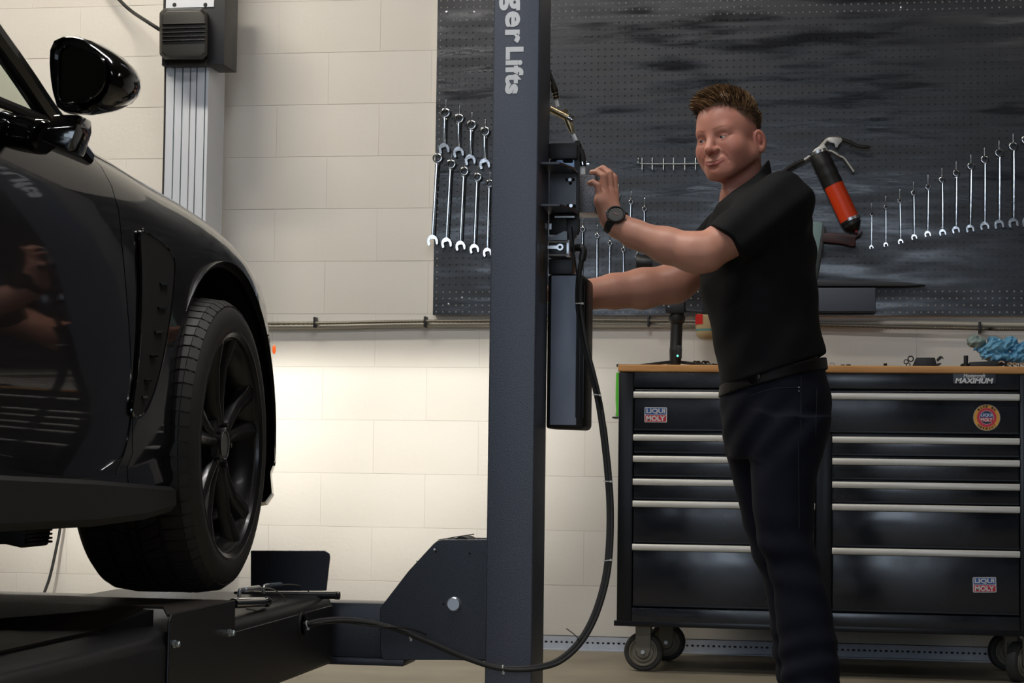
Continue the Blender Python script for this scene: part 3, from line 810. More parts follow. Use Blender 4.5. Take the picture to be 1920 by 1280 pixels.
chest = thing('tool_chest', (0.5 * (xl + xr), CY + 0.28, 0.0), 'wide black rolling tool chest with silver drawer pulls against the wall', 'tool chest')
# the carcass: back, sides, top, bottom and the face frame round the drawers
xd0, xm0, xm1, xd1 = Xat(1187), Xat(1529), Xat(1560), Xat(1912)
ztop_d, zbot_d, zmid = Zat(726), Zat(1139), Zat(808)
cb = MB()
cb.box((xl, CY + 0.03, zb_), (xr, CB, zt_))
cb.build('carcass', navy2, chest, bevel=0.004)
for fa, fb in (((xl, CY - 0.002, zb_), (xd0, CY + 0.03, zt_)), ((xd1, CY - 0.002, zb_), (xr, CY + 0.03, zt_)), ((xm0, CY - 0.002, zbot_d), (xm1, CY + 0.03, zmid))):
    MB().box(fa, fb).build('frame_stile', navy2, chest, bevel=0.006)
MB().box((xd0, CY - 0.002, ztop_d), (xd1, CY + 0.03, zt_)).build('top_rail', navy, chest, bevel=0.003)
MB().box((xd0, CY - 0.002, zb_), (xd1, CY + 0.03, zbot_d)).build('bottom_rail', navy, chest, bevel=0.003)
MB().box((xl - 0.008, CY - 0.004, zb_ - 0.014), (xr + 0.004, CY + 0.012, zb_ + 0.004)).box((xl + 0.01, CY + 0.012, zb_ - 0.012), (xr - 0.01, CB, zb_)).build('skirt', navy2, chest, bevel=0.002)
MB().box((xl - 0.003, CY - 0.010, zt_), (xr + 0.01, CB + 0.0, zt_ + 0.0245)).build('wood_top', wood, chest, bevel=0.007, seg=3)
def drawer(x0, x1, ya, yb, hy):
    """ya, yb: top and bottom pixel rows; hy: pixel row of the pull"""
    z1, z0 = Zat(ya) , Zat(yb)
    d = MB().box((x0 + 0.003, CY - 0.003, z0 + 0.004), (x1 - 0.003, CY + 0.02, z1 - 0.003)).build('drawer', navy, chest, bevel=0.0025)
    zc = Zat(hy)
    pr = [(-0.003, 0.0105), (-0.017, 0.0105), (-0.0215, 0.007), (-0.022, -0.003), (-0.019, -0.0105), (-0.003, -0.0105)]
    MB().loft([[Vector((x, CY + a, zc + b)) for a, b in pr] for x in (x0 + 0.001, x1 - 0.001)]).build('drawer_pull', pull, d, bevel=0.001, seg=1)
    MB().box((x0 + 0.003, CY - 0.006, z0 + 0.003), (x1 - 0.003, CY - 0.002, z0 + 0.008)).build('drawer_lip', navy2, d)
    return d
d_top = drawer(xd0, xd1, 728, 808, 740)
left_rows = [(813, 850, 820), (853, 894, 860), (896, 937, 903), (938, 1018, 944), (1019, 1137, 1025)]
dl = [drawer(xd0, xm0, a, b, c) for a, b, c in left_rows]
dr = [drawer(xm1, xd1, a, b, c) for a, b, c in left_rows]
# stickers
SX, SZ, SN = Vector((1, 0, 0)), Vector((0, 0, 1)), Vector((0, -1, 0))
blue_s = mat('sticker_blue', lin(36, 84, 158), 0.45); red_s = mat('sticker_red', lin(196, 44, 58), 0.45); wht_s = mat('sticker_white', lin(214, 214, 214), 0.5)
def rrect(c, w, h, y, ang=0.0, r=0.003):
    pts = []
    for cx_, cz_, a0 in ((w / 2 - r, h / 2 - r, 0), (-w / 2 + r, h / 2 - r, 90), (-w / 2 + r, -h / 2 + r, 180), (w / 2 - r, -h / 2 + r, 270)):
        for k in range(4):
            a = radians(a0 + 30 * k); x = cx_ + r * cos(a); z = cz_ + r * sin(a)
            pts.append(Vector((c.x + x * cos(ang) - z * sin(ang), y, c.z + x * sin(ang) + z * cos(ang))))
    return pts
def liqui(parent, a, b, ang, wpx=42, hpx=28):
    Y = CY - 0.0034
    c = onY(a, b, Y); k = (onY(a + 1, b, Y) - c).length
    w, h = wpx * k, hpx * k
    ca, sa = cos(ang), sin(ang)
    ax, az = Vector((ca, 0, sa)), Vector((-sa, 0, ca))
    MB().prism(rrect(c, w, h, Y, ang), SN * 0.0006).build('sticker', wht_s, parent, smooth=0)
    MB().prism(rrect(c + az * (h * 0.235), w * 0.93, h * 0.43, Y - 0.0006, ang, 0.002), SN * 0.0004).build('sticker', blue_s, parent, smooth=0)
    MB().prism(rrect(c - az * (h * 0.235), w * 0.93, h * 0.43, Y - 0.0006, ang, 0.002), SN * 0.0004).build('sticker', red_s, parent, smooth=0)
    t = MB()
    place_text(t, 'LIQUI', 0.02, c + az * (h * 0.235) + SN * 0.0012, ax, az, bold=0.0008, fit=(w * 0.84, h * 0.36))
    place_text(t, 'MOLY', 0.02, c - az * (h * 0.235) + SN * 0.0012, ax, az, bold=0.0008, fit=(w * 0.84, h * 0.34))
    t.build('sticker_lettering', wht_s, parent, smooth=0, fix=False)
liqui(d_top, 1229.5, 777.5, 0.0)
liqui(dr[4], 1846, 1096, radians(1.5), 44, 29)
# round sticker
Y = CY - 0.0034
c = onY(1850, 782.5, Y); k = (onY(1851, 782.5, Y) - c).length; R = 25.5 * k
def disc(r, y, m, nm='sticker'):
    return MB().prism([Vector((c.x + r * cos(2 * pi * i / 48), y, c.z + r * sin(2 * pi * i / 48))) for i in range(48)], SN * 0.0004).build(nm, m, d_top, smooth=0)
disc(R, Y, mat('sticker_grey', lin(160, 160, 156), 0.5)); disc(R * 0.955, Y - 0.0004, mat('sticker_orange', lin(224, 160, 52), 0.45)); disc(R * 0.72, Y - 0.0008, mat('sticker_rose', lin(206, 48, 72), 0.45))
disc(R * 0.52, Y - 0.0012, wht_s); disc(R * 0.49, Y - 0.0016, mat('sticker_navy', lin(24, 34, 58), 0.45))
bar_c = c + SN * 0.0
for dz, m_ in ((0.17, blue_s), (-0.17, red_s)):
    MB().prism(rrect(c + SZ * (R * dz), R * 0.92, R * 0.32, Y - 0.002, 0, 0.002), SN * 0.0004).build('sticker', m_, d_top, smooth=0)
t = MB()
place_text(t, 'LIQUI', 0.02, Vector((c.x, Y - 0.0026, c.z + R * 0.17)), SX, SZ, bold=0.0006, fit=(R * 0.84, R * 0.27))
place_text(t, 'MOLY', 0.02, Vector((c.x, Y - 0.0026, c.z - R * 0.17)), SX, SZ, bold=0.0006, fit=(R * 0.84, R * 0.27))
t.build('sticker_lettering', wht_s, d_top, smooth=0, fix=False)
t = MB()
for word, top in (('MADE IN', True), ('GERMANY', False)):
    nl = len(word)
    for i, chh in enumerate(word):
        if chh == ' ': continue
        u = (i - (nl - 1) / 2) * 0.26
        a = pi / 2 - u if top else -pi / 2 + u
        rad = Vector((cos(a), 0, sin(a))); tan = Vector((sin(a), 0, -cos(a)))
        if not top: axx, azz = -tan, -rad
        else: axx, azz = tan, rad
        place_text(t, chh, 0.010, Vector((c.x, Y - 0.0010, c.z)) + rad * (R * 0.835), axx, azz, bold=0.0006, fit=(R * 0.15, R * 0.17))
t.build('sticker_lettering', mat('sticker_ink', (0.02, 0.015, 0.01), 0.5), d_top, smooth=0, fix=False)
# badge on the top rail
badge = MB()
c = onY(1827, 709, CY - 0.004); k = (onY(1828, 709, CY - 0.004) - c).length
bpl = MB().box((c.x - 40 * k, CY - 0.0045, c.z - 10 * k), (c.x + 40 * k, CY - 0.0015, c.z + 10.5 * k)).build('badge', mat('badge_grey', lin(52, 58, 66), 0.4), chest, bevel=0.001)
place_text(badge, 'Mastercraft', 0.02, Vector((c.x, CY - 0.0052, c.z + 5.2 * k)), SX, SZ, bold=0.0004, shear=0.15, fit=(41 * k, 7.5 * k))
place_text(badge, 'MAXIMUM', 0.02, Vector((c.x - 0.5 * k, CY - 0.0052, c.z - 4.6 * k)), SX, SZ, bold=0.0008, shear=0.2, fit=(72 * k, 10.5 * k))
badge.build('badge_lettering', wht_s, bpl, smooth=0, fix=False)
# green tool hung on the left side, seen edge on
g = thing('green_ice_scraper', (xl - 0.012, CY + 0.1, Zat(783)), 'bright green flat tool hanging on the left side of the chest', 'tool')
gy = CY + 0.10
gp = [onY(a, b, gy) for a, b in ((1158, 697), (1155, 700), (1154.5, 720), (1154, 748), (1155, 770), (1154, 780), (1159.5, 781), (1160, 740), (1160, 700))]
MB().prism(gp, (0, 0.10, 0)).build('blade', mat('bright_green_plastic', lin(96, 214, 60), 0.45), g, bevel=0.001, seg=1)
MB().box(onY(1148, 784, gy), onY(1160, 781, gy) + Vector((0, 0.1, 0))).build('edge', M['satin'], g)
# casters
rub = mat('caster_rubber', (0.035, 0.035, 0.033), 0.7); cst = mat('dusty_zinc', lin(118, 114, 102), 0.55, 0.2)
def caster(x, y, ang, swivel=True):
    r = 0.066
    ca, sa = cos(ang), sin(ang)
    D = Vector((ca, sa, 0)); A = Vector((-sa, ca, 0))       # rolling direction, axle
    wc = Vector((x, y, r))
    root = MB().box((x - 0.05, y - 0.04, zb_ - 0.018), (x + 0.05, y + 0.04, zb_ - 0.012)).build('caster', cst, chest, bevel=0.001)
    MB().lathe([(0.040, -0.017), (0.058, -0.019), (0.0645, -0.015), (r, -0.006), (r, 0.006), (0.0645, 0.015), (0.058, 0.019), (0.040, 0.017)], wc, A, 36, close=False).build('caster_wheel', rub, root)
    for s_ in (-1, 1):
        MB().lathe([(0.048, 0.0), (0.048, 0.003), (0.044, 0.004), (0.040, 0.001), (0.036, 0.001), (0.034, 0.005), (0.026, 0.006), (0.022, 0.003), (0.010, 0.004), (0.0001, 0.004)], wc + A * (s_ * 0.0185), A * s_, 32).build('caster_hub', cst, root)
        top = Vector((x, y, zb_ - 0.018)) + A * (s_ * 0.029); bot = wc + A * (s_ * 0.029)
        f_ = MB()
        pl_ = [top - D * 0.026, top + D * 0.026, bot + D * 0.024 + Vector((0, 0, 0.006)), bot + D * 0.017 - Vector((0, 0, 0.014)), bot - Vector((0, 0, 0.022)), bot - D * 0.017 - Vector((0, 0, 0.014)), bot - D * 0.024 + Vector((0, 0, 0.006))]
        f_.prism(pl_, A * 0.004).build('caster_fork', cst, root, bevel=0.001, seg=1)
        MB().cyl(bot - A * 0.0, bot + A * (s_ * 0.008), 0.007, n=6).build('caster_bolt', M['steel'], root)
lc = onZ(1213, 1251, 0.0)
caster(lc.x, CY + 0.075, 0.0); caster(lc.x + 0.045, CB - 0.10, 0.0)
rc_ = onZ(1898, 1268, 0.0)
caster(rc_.x + 0.005, CY + 0.085, radians(62)); caster(rc_.x, CB - 0.10, 0.3)
# ================================================================== lift post and what is fixed to it
FY = 4.90
pxl, pxr = onY(917, 640, FY).x, onY(1004.5, 640, FY).x
post = thing('lift_post', (pxl + 0.06, FY + 0.1, 0.0), 'tall black hammered steel lift post with white lettering', 'post')
MB().box((pxl, FY, 0.012), (pxr, FY + 0.20, 2.75)).build('column', mat('blue_black_hammered_coat', (0.030, 0.035, 0.050), 0.38, noise=(330, 0.5, (0.085, 0.098, 0.135)), bump=(330, 0.6, 0.0008), spec=0.7), post, bevel=0.007, seg=3)  # lighter speckle puts the sparkle of the hammered coat into its colour
MB().box((pxl - 0.09, FY - 0.08, 0.0), (pxr + 0.09, FY + 0.28, 0.012)).build('base_plate', M['hammer'], post, bevel=0.002)
wp = MB()
tx, ty = Vector((0, 0, -1)), Vector((1, 0, 0))
kk = (onY(961, 100, FY) - onY(960, 100, FY)).length
cL = onY(964.5, 132, FY - 0.0006)
place_text(wp, 'Lifts', 0.1, cL, tx, ty, bold=0.0048, spacing=1.10, fit=(88 * kk, 34 * kk))
cG = onY(955.5, 20, FY - 0.0006)
place_text(wp, 'nger', 0.1, cG, tx, ty, bold=0.0034, spacing=1.10, fit=(122 * kk, 40 * kk))
tag(wp.build('lettering', M['white'], post, smooth=0, fix=False), 'white bold lettering reading down the post')
# warning label on the side of the post
sx = pxr + 0.0004
lab = [onX(a, b, sx) for a, b in ((1013.0, 412), (1021.5, 418), (1021.5, 570), (1012.5, 566))]
MB().prism(lab, (0.0005, 0, 0)).build('side_label', mat('faded_label', lin(92, 84, 70), 0.5, noise=(60, 0.3, lin(46, 40, 36), (1, 1, 0.6))), post, smooth=0)

# ---- lock bracket with two shelf plates
BYB = FY + 0.205
br = thing('lock_bracket', (pxr + 0.05, BYB, onY(1050, 404, BYB).z), 'black steel bracket with two shelf plates on the right of the post', 'bracket')
MB().box((pxr, BYB, onY(1050, 440, BYB).z), (onY(1086, 350, BYB).x, BYB + 0.012, onY(1050, 272, BYB).z)).build('back_plate', M['satin'], br, bevel=0.002)
MB().box((pxr + 0.0, BYB - 0.004, onY(1050, 388, BYB).z), (onY(1080.5, 350, BYB).x, BYB, onY(1050, 326, BYB).z)).build('face_plate', mat('grey_hammered', lin(130, 134, 144), 0.42, bump=(330, 0.5, 0.0008)), br)
zp = onY(1050, 292, BYB).z
MB().prism([onY(a, b, BYB - 0.001) for a, b in ((1044, 296), (1070, 295), (1076, 297), (1077.5, 303), (1077.5, 324), (1044, 324))], (0, -0.003, 0)).build('slot_plate', mat('blue_zinc', lin(120, 138, 160), 0.35, 0.6), br, bevel=0.0008, seg=1)
MB().prism([onY(a, b, BYB - 0.0045) for a, b in ((1055, 301), (1058, 299), (1072, 299), (1075, 301.5), (1073, 305), (1058, 305), (1055, 303))], (0, -0.0006, 0)).build('slot', mat('dark_void', (0.004, 0.004, 0.005), 0.9), br)
for yp, nm in ((308, 'upper'), (386.5, 'lower')):
    y0, y1 = FY + 0.035, BYB
    z = onY(1030, yp, y0).z
    x0 = pxr + 0.001
    xa, xb, xc = onY(1050, yp, y0).x, onY(1084, yp, BYB).x, onY(1066, yp, y0 + 0.03).x
    MB().prism([Vector(p) for p in ((x0, y0, z), (xa, y0, z), (xb, y0 + 0.09, z), (xb, y1, z), (x0, y1, z))], (0, 0, 0.006)).build('shelf_plate', M['hammer'], br, bevel=0.0008, seg=1)
MB().box(onY(1040, 405, BYB - 0.03), onY(1077, 407.5, BYB - 0.03) + Vector((0, 0.02, 0))).build('edge_strip', M['steel'], br)
for a, b in ((1069, 337), (1071, 386)):
    p = onY(a, b, BYB - 0.004)
    k_ = 0
    cl = MB()
    for dx, dz in ((-0.008, 0), (0.008, 0), (0.001, -0.009)):
        MB().lathe([(0.0001, 0.001), (0.004, 0.001), (0.0045, 0.0)], p + Vector((dx, 0, dz)), (0, -1, 0), 14).build('bolt_hole', MATS['dark_void'], br)
    MB().lathe([(0.0001, 0.005), (0.0045, 0.005), (0.0056, 0.003), (0.0056, 0.0)], p - Vector((0, 0.001, 0)), (0, -1, 0), 18).build('bolt', M['steel'], br)
MB().box((pxr, BYB - 0.02, onY(1050, 300, BYB).z), (onY(1084, 280, BYB).x, BYB + 0.02, onY(1050, 270, BYB).z)).build('top_block', M['satin'], br, bevel=0.004)
# ---- control box that the hand grips
QY = 5.165
cbx = thing('control_box', onY(1100, 398, QY), 'small grey hammered metal box gripped by the raised hand', 'box')
MB().box(onY(1080, 398.5, QY), onY(1116.5, 328, QY) + Vector((0, 0.11, 0))).build('cover', mat('grey_hammered_bright', lin(156, 158, 166), 0.38, bump=(380, 0.7, 0.0008), noise=(260, 0.3, lin(96, 98, 106))), cbx, bevel=0.003)
MB().box((onY(1074, 360, QY).x, QY + 0.01, onY(1080, 398, QY).z), (onY(1081, 360, QY).x, QY + 0.1, onY(1080, 330, QY).z)).build('back_flange', M['satin'], cbx, bevel=0.001)
# ---- air line fittings above the box
AY_ = 5.12
fit = thing('air_line_fitting', onY(1093, 327, AY_), 'chain of brass and white air fittings hanging beside the post above the box', 'fitting')
A_ = lambda a, b, y=AY_: onY(a, b, y)
MB().tube(smooth_path([A_(1024, 118), A_(1031, 140), A_(1036, 152), A_(1039, 160)], 6), 0.0055, 10).build('hose', M['rubber'], fit)
MB().lathe([(0.008, 0), (0.0095, 0.012), (0.0095, 0.02), (0.0075, 0.024), (0.0095, 0.027), (0.0075, 0.032), (0.009, 0.036), (0.007, 0.04)], A_(1037, 158), A_(1044, 190) - A_(1037, 158), 16).build('sleeve', mat('dark_bronze', (0.05, 0.042, 0.03), 0.4, 0.8), fit)
MB().cyl(A_(1043, 188), A_(1046, 200), 0.0048, n=12).build('white_collar', M['white'], fit)
MB().cyl(A_(1032, 204), A_(1068, 222), 0.0092, n=16).build('valve_body', M['brass'], fit)
MB().lathe([(0.011, 0), (0.011, 0.006), (0.0095, 0.007), (0.011, 0.009), (0.011, 0.014), (0.006, 0.016)], A_(1066, 220), A_(1078, 228) - A_(1066, 220), 18).build('knurled_ring', M['chrome'], fit)
MB().cyl(A_(1062, 205), A_(1056, 214), 0.006, n=10).build('spring', M['brass'], fit)
MB().tube([A_(1063, 222), A_(1069, 236), A_(1073, 248)], [0.008, 0.009, 0.006], 12).build('coupler', M['brass'], fit)
MB().cyl(A_(1075, 252), A_(1080, 264), 0.0052, n=12).build('white_collar', M['white'], fit)
MB().tube(smooth_path([A_(1081, 266), A_(1086, 278), A_(1092, 292), A_(1093.5, 312)], 6), 0.0082, 12).build('short_hose', M['rubber'], fit)
for a, b in ((1084, 274), (1093, 307)):
    p = A_(a, b)
    MB().lathe([(0.0098, -0.004), (0.0098, 0.004)], p, Vector((0.2, 0, -1)), 18).build('hose_clamp', M['chrome'], fit)
    MB().box(p + Vector((0.008 if b > 300 else -0.02, -0.006, -0.005)), p + Vector((0.018 if b > 300 else -0.010, 0.006, 0.005))).build('clamp_screw', M['chrome'], fit, bevel=0.001)
MB().cyl(A_(1093, 312), A_(1093, 327.5), 0.0072, n=6).build('white_nut', M['white'], fit)

# ---- air lock cylinder under the bracket
VY = FY + 0.18
cyl = thing('air_cylinder', onY(1045, 492, VY), 'small steel air cylinder with a bright lever under the bracket', 'cylinder')
V_ = lambda a, b, y=VY: onY(a, b, y)
MB().box(V_(1028, 482, VY - 0.01), V_(1061, 451, VY - 0.01) + Vector((0, 0.05, 0))).build('body', mat('dark_cast_metal', (0.05, 0.052, 0.056), 0.42, 0.5, bump=(90, 0.3, 0.002)), cyl, bevel=0.003)
for yy in (453, 477.5):
    MB().cyl(V_(1027, yy, VY - 0.012), V_(1066, yy, VY - 0.012), 0.0035, n=10).build('tie_rod', M['steel'], cyl)
MB().box(V_(1060, 482, VY - 0.014), V_(1068, 449, VY - 0.014) + Vector((0, 0.055, 0))).build('end_cap', M['steel'], cyl, bevel=0.003)
lv = MB()
cpt = V_(1050.5, 463.5, VY - 0.018)
lv.lathe([(0.0042, 0), (0.0088, 0), (0.0088, 0.005), (0.0042, 0.005)], cpt, (0, -1, 0), 24, close=True)
lv.bar(V_(1027, 463.5, VY - 0.0205), V_(1046, 463.5, VY - 0.0205), 0.0075, 0.004, up=(0, -1, 0), w2=0.009)
lv.build('lever', mat('bright_lever', (0.8, 0.82, 0.84), 0.3, 0.6), cyl)
MB().prism([V_(1028, 448), V_(1058, 433), V_(1063, 434), V_(1063, 450), V_(1028, 450)], (0, 0.05, 0)).build('gusset', mat('scuffed_steel', (0.16, 0.17, 0.18), 0.4, 0.7), cyl)
MB().box(V_(1030, 430, VY + 0.01), V_(1034, 419, VY + 0.01) + Vector((0, 0.004, 0))).build('stud', M['steel'], cyl)
MB().box(V_(1028, 514, VY + 0.015), V_(1074, 485, VY + 0.015) + Vector((0, 0.06, 0))).build('lower_block', M['satin'], cyl, bevel=0.003)
# ---- black guard behind
MB().prism([onY(a, b, BYB - 0.002) for a, b in ((1062, 408), (1085, 408), (1085, 432), (1078, 443), (1074, 446), (1074, 512), (1060, 512))], (0, 0.03, 0)).build('guard', M['satin'], br, bevel=0.001)

# ---- oil reservoir of the power unit
RYF = FY + 0.19
resv = thing('oil_reservoir', onY(1065, 805, RYF), 'tall black power unit reservoir with a grey front panel on the post', 'reservoir')
rx0, rx1 = pxr + 0.001, onY(1100, 650, RYF + 0.03).x
rz0, rz1 = onY(1065, 805, RYF).z, onY(1065, 512, RYF).z
ring = []
def rr_prof(y, ins):
    pts = []
    for cx_, cz_, a0 in ((rx1 - 0.020 - ins, rz1 - 0.022 - ins, 0), (rx0 + 0.008 + ins, rz1 - 0.012 - ins, 90), (rx0 + 0.008 + ins, rz0 + 0.010 + ins, 180), (rx1 - 0.014 - ins, rz0 + 0.014 + ins, 270)):
        r = (0.020, 0.008, 0.008, 0.014)[int(a0 / 90)]
        for k in range(6):
            a = radians(a0 + 18 * k); pts.append(Vector((cx_ + r * cos(a), y, cz_ + r * sin(a))))
    return pts
MB().loft([rr_prof(RYF, 0.006), rr_prof(RYF + 0.006, 0.0), rr_prof(RYF + 0.15, 0.0), rr_prof(RYF + 0.156, 0.005)]).build('tank', M['satin'], resv, smooth=50)
for k in range(3):
    x = rx1 - 0.004 - 0.0095 * k
    MB().box((x - 0.0018, RYF - 0.003, rz0 + 0.03), (x + 0.0018, RYF + 0.01, rz1 - 0.03)).build('rib', M['satin'], resv, bevel=0.001)
MB().box(onY(1031, 796, RYF), onY(1083.5, 516.5, RYF) + Vector((0, -0.003, 0))).build('front_panel', mat('grey_blue_panel', lin(158, 168, 186), 0.42, noise=(5, 0.5, lin(132, 142, 162), (2, 1, 1)), bump=(8, 0.15, 0.003)), resv, bevel=0.0012)

# ---- hydraulic hoses: elbow, bundle down past the reservoir, round in front of the post to the runway
hoses = thing('hydraulic_hose', onY(1000, 1255, 4.84), 'black hydraulic hose bundle looping from the power unit down to the runway', 'hose')
hk = [(1078, 466, 5.10), (1090, 466, 5.07), (1094, 476, 5.06), (1088, 500, 5.06), (1083, 545, 5.06), (1085, 585, 5.058), (1096, 650, 5.05), (1110, 705, 5.045), (1122, 760, 5.04), (1132, 830, 5.03), (1139, 900, 5.02), (1142, 960, 5.01), (1140, 1030, 4.99),
      (1132, 1090, 4.97), (1112, 1155, 4.94), (1083, 1205, 4.91), (1045, 1238, 4.88), (1005, 1250, 4.855), (960, 1253, 4.84), (915, 1247, 4.83), (860, 1228, 4.81), (800, 1202, 4.78), (740, 1178, 4.75), (690, 1166, 4.72), (640, 1161, 4.68), (600, 1164, 4.64), (572, 1172, 4.615)]
hk[-1] = (568, 1172, hp.y)
path = smooth_path([onY(a, b, y) for a, b, y in hk], 6)
off = lambda ps, dx, dy, dz: [p + Vector((dx, dy, dz)) for p in ps]
MB().tube(path, 0.0066, 10).build('hose', M['rubber'], hoses)
k2 = [(a + 5.5, b + 3, y - 0.006) for a, b, y in hk[4:]]
k2[-1] = (570, 1176, hp.y)
k2 = [(1091, 520, 5.05)] + k2
MB().tube(smooth_path([onY(a, b, y) for a, b, y in k2], 6), 0.0052, 10).build('hose', M['rubber'], hoses)
k3 = [(1072, 425, 5.07), (1076, 470, 5.05), (1082, 520, 5.045), (1083, 570, 5.045), (1094, 640, 5.04), (1120, 735, 5.03), (1136, 800, 5.03), (1141, 860, 5.02), (1137, 905, 5.02)]
MB().tube(smooth_path([onY(a, b, y) for a, b, y in k3], 6), 0.0018, 8).build('air_tube', mat('thin_air_tube', (0.01, 0.01, 0.01), 0.25), hoses)
k4 = [(575, 1170, hp.y), (640, 1167, 4.67), (700, 1173, 4.71), (765, 1178, 4.75), (800, 1190, 4.775)]
MB().tube(smooth_path([onY(a, b, y) for a, b, y in k4], 6), 0.002, 8).build('air_tube', MATS['thin_air_tube'], hoses)
el = onY(1090, 466, 5.065)
MB().tube(smooth_path([onY(1076, 466, 5.09), onY(1088, 464, 5.066), onY(1094, 470, 5.062), onY(1091, 488, 5.06)], 5), 0.0095, 12).build('elbow', M['satin'], hoses)
MB().cyl(onY(1076, 466, 5.09), onY(1084, 466, 5.072), 0.008, n=6).build('elbow_nut', M['steel'], hoses)
tie = mat('white_zip_tie', lin(196, 196, 190), 0.5)
for i, (a, b, y, ang) in enumerate(((1086, 569, 5.052, 0), (1119, 740, 5.035, 0.1), (1139, 902, 5.015, 0.05), (1139, 1050, 4.98, -0.15), (944, 1254, 4.835, 1.45), (769, 1192, 4.765, 1.2), (577, 1171, hp.y + 0.004, 1.3))):
    c = onY(a, b, y)
    ax = Vector((sin(ang), 0, cos(ang)))
    z_ = MB().lathe([(0.0095, -0.0013), (0.0105, -0.0013), (0.0105, 0.0013), (0.0095, 0.0013)], c, ax, 18, close=True)
    tip = c + Vector((cos(ang), -0.6, -sin(ang))).normalized() * 0.011
    z_.box(tip - Vector((0.0025, 0.0025, 0.0025)), tip + Vector((0.0025, 0.0025, 0.0025)))
    z_.build('zip_tie', tie, hoses)
MB().tube(smooth_path([onY(1062, 1178, 4.92), onY(1078, 1190, 4.91), onY(1087, 1201, 4.905)], 4), 0.0013, 6).build('tie_tail', M['satin'], hoses)

# ================================================================== aluminium column by the wall with its motor head
KY = 7.12
kx0, kx1 = onY(309, 240, KY).x, onY(389, 240, KY).x
kd = 0.20
col = thing('aluminium_column', (0.5 * (kx0 + kx1), KY + 0.1, 0.0), 'grooved silver aluminium column with a black motor head behind the car', 'column')
ab = MB()
gx = [onY(a, 240, KY).x for a in (325.5, 340.5, 355, 367, 383)]
prof_ = [(kx0, KY + kd)]
xs_ = [kx0] + [v for g in gx for v in (g - 0.0022, g - 0.0022, g + 0.0022, g + 0.0022)] + [kx1]
ys_ = [KY] + [KY, KY + 0.012, KY + 0.012, KY] * len(gx) + [KY]
prof_ = list(zip(xs_, ys_)) + [(kx1, KY + kd), (kx0, KY + kd)]
ab.prism([Vector((x, y, 0.0)) for x, y in prof_], (0, 0, 2.9))
ab.build('extrusion', M['alu'], col, smooth=0)
for a in (325.5, 340.5, 368, 383):
    x = onY(a, 240, KY).x
    MB().box((x - 0.002, KY + 0.004, 0.02), (x + 0.002, KY + 0.011, 2.8)).build('groove_insert', mat('green_groove', lin(50, 92, 88), 0.6), col)
x = gx[2]
MB().box((x - 0.002, KY + 0.004, 0.02), (x + 0.002, KY + 0.011, 2.8)).build('groove_insert', mat('grey_groove', lin(120, 116, 112), 0.6), col)
K_ = lambda a, b, d=0.0: onY(a, b, KY + d)
MB().box(K_(303, 123, -0.03), K_(424, -60, -0.03) + Vector((0, 0.16, 0))).build('carriage_plate', M['satin'], col, bevel=0.003)
hd = []
hz = [(0.0, (300, 18, 386, 112)), (-0.05, (299, 16, 388, 110)), (-0.085, (306, 20, 382, 104))]
def octo(a0, b0, a1, b1, d, cc=9):
    return [K_(u, v, d) for u, v in ((a0 + cc, b0), (a1 - cc, b0), (a1, b0 + cc), (a1, b1 - cc), (a1 - cc, b1), (a0 + cc, b1), (a0, b1 - cc), (a0, b0 + cc))]
mh_ = MB().loft([octo(300, 16, 390, 112, -0.03), octo(299, 15, 389, 111, -0.10), octo(304, 20, 384, 106, -0.125)]).build('motor_cover', mat('black_motor_plastic', (0.014, 0.013, 0.011), 0.5), col, bevel=0.004)
for yy in (44, 52, 60, 68, 75):
    MB().box(K_(303, yy + 1.5, -0.135), K_(384, yy - 1.5, -0.135) + Vector((0, 0.02, 0))).build('cover_rib', MATS['black_motor_plastic'], mh_, bevel=0.002)
MB().box(K_(311, 15, -0.034), K_(402, -40, -0.034) + Vector((0, 0.004, 0))).build('silver_plate', M['alu'], col)
for a in (327, 385):
    MB().lathe([(0.0001, 0.003), (0.006, 0.003), (0.008, 0.0)], K_(a, 9, -0.034), (0, -1, 0), 16).build('plate_screw', M['satin'], col)
MB().box(K_(316, 124, -0.034), K_(388, 111, -0.034) + Vector((0, 0.05, 0))).build('lower_bracket', mat('grey_plastic', (0.05, 0.048, 0.045), 0.5), col, bevel=0.003)
ca = thing('power_cable', K_(225, -5, -0.02), 'black cable sagging from the top of the wall to the motor head', 'cable')
MB().tube(smooth_path([onY(190, -40, WALL_Y - 0.06), onY(226, 2, WALL_Y - 0.08), onY(248, 22, WALL_Y - 0.12), onY(275, 40, KY - 0.06), onY(300, 56, KY - 0.07)], 8), 0.007, 8).build('cable', M['rubber'], ca)
cb2 = thing('hanging_cable', (kx0 - 0.006, KY, 0.0), 'thin black cable running down the left edge of the aluminium column', 'cable')
MB().tube(smooth_path([onY(310, 120, KY), onY(308.5, 240, KY), onY(306, 345, KY), onY(300, 600, KY), onY(295, 1000, KY), Vector((kx0 - 0.03, KY, 0.01))], 8), 0.0038, 8).build('cable', M['rubber'], cb2)
cb3 = thing('floor_cable', (-3.05, WALL_Y - 0.08, 0.0), 'black cable curving down the wall in the gap under the car sill', 'cable')
MB().tube(smooth_path([onY(122, 880, WALL_Y - 0.05), onY(114, 980, WALL_Y - 0.05), onY(105, 1030, WALL_Y - 0.06), onY(95, 1075, WALL_Y - 0.08), onY(86, 1103, WALL_Y - 0.1), onY(60, 1170, WALL_Y - 0.2)], 8), 0.006, 8).build('cable', M['rubber'], cb3)
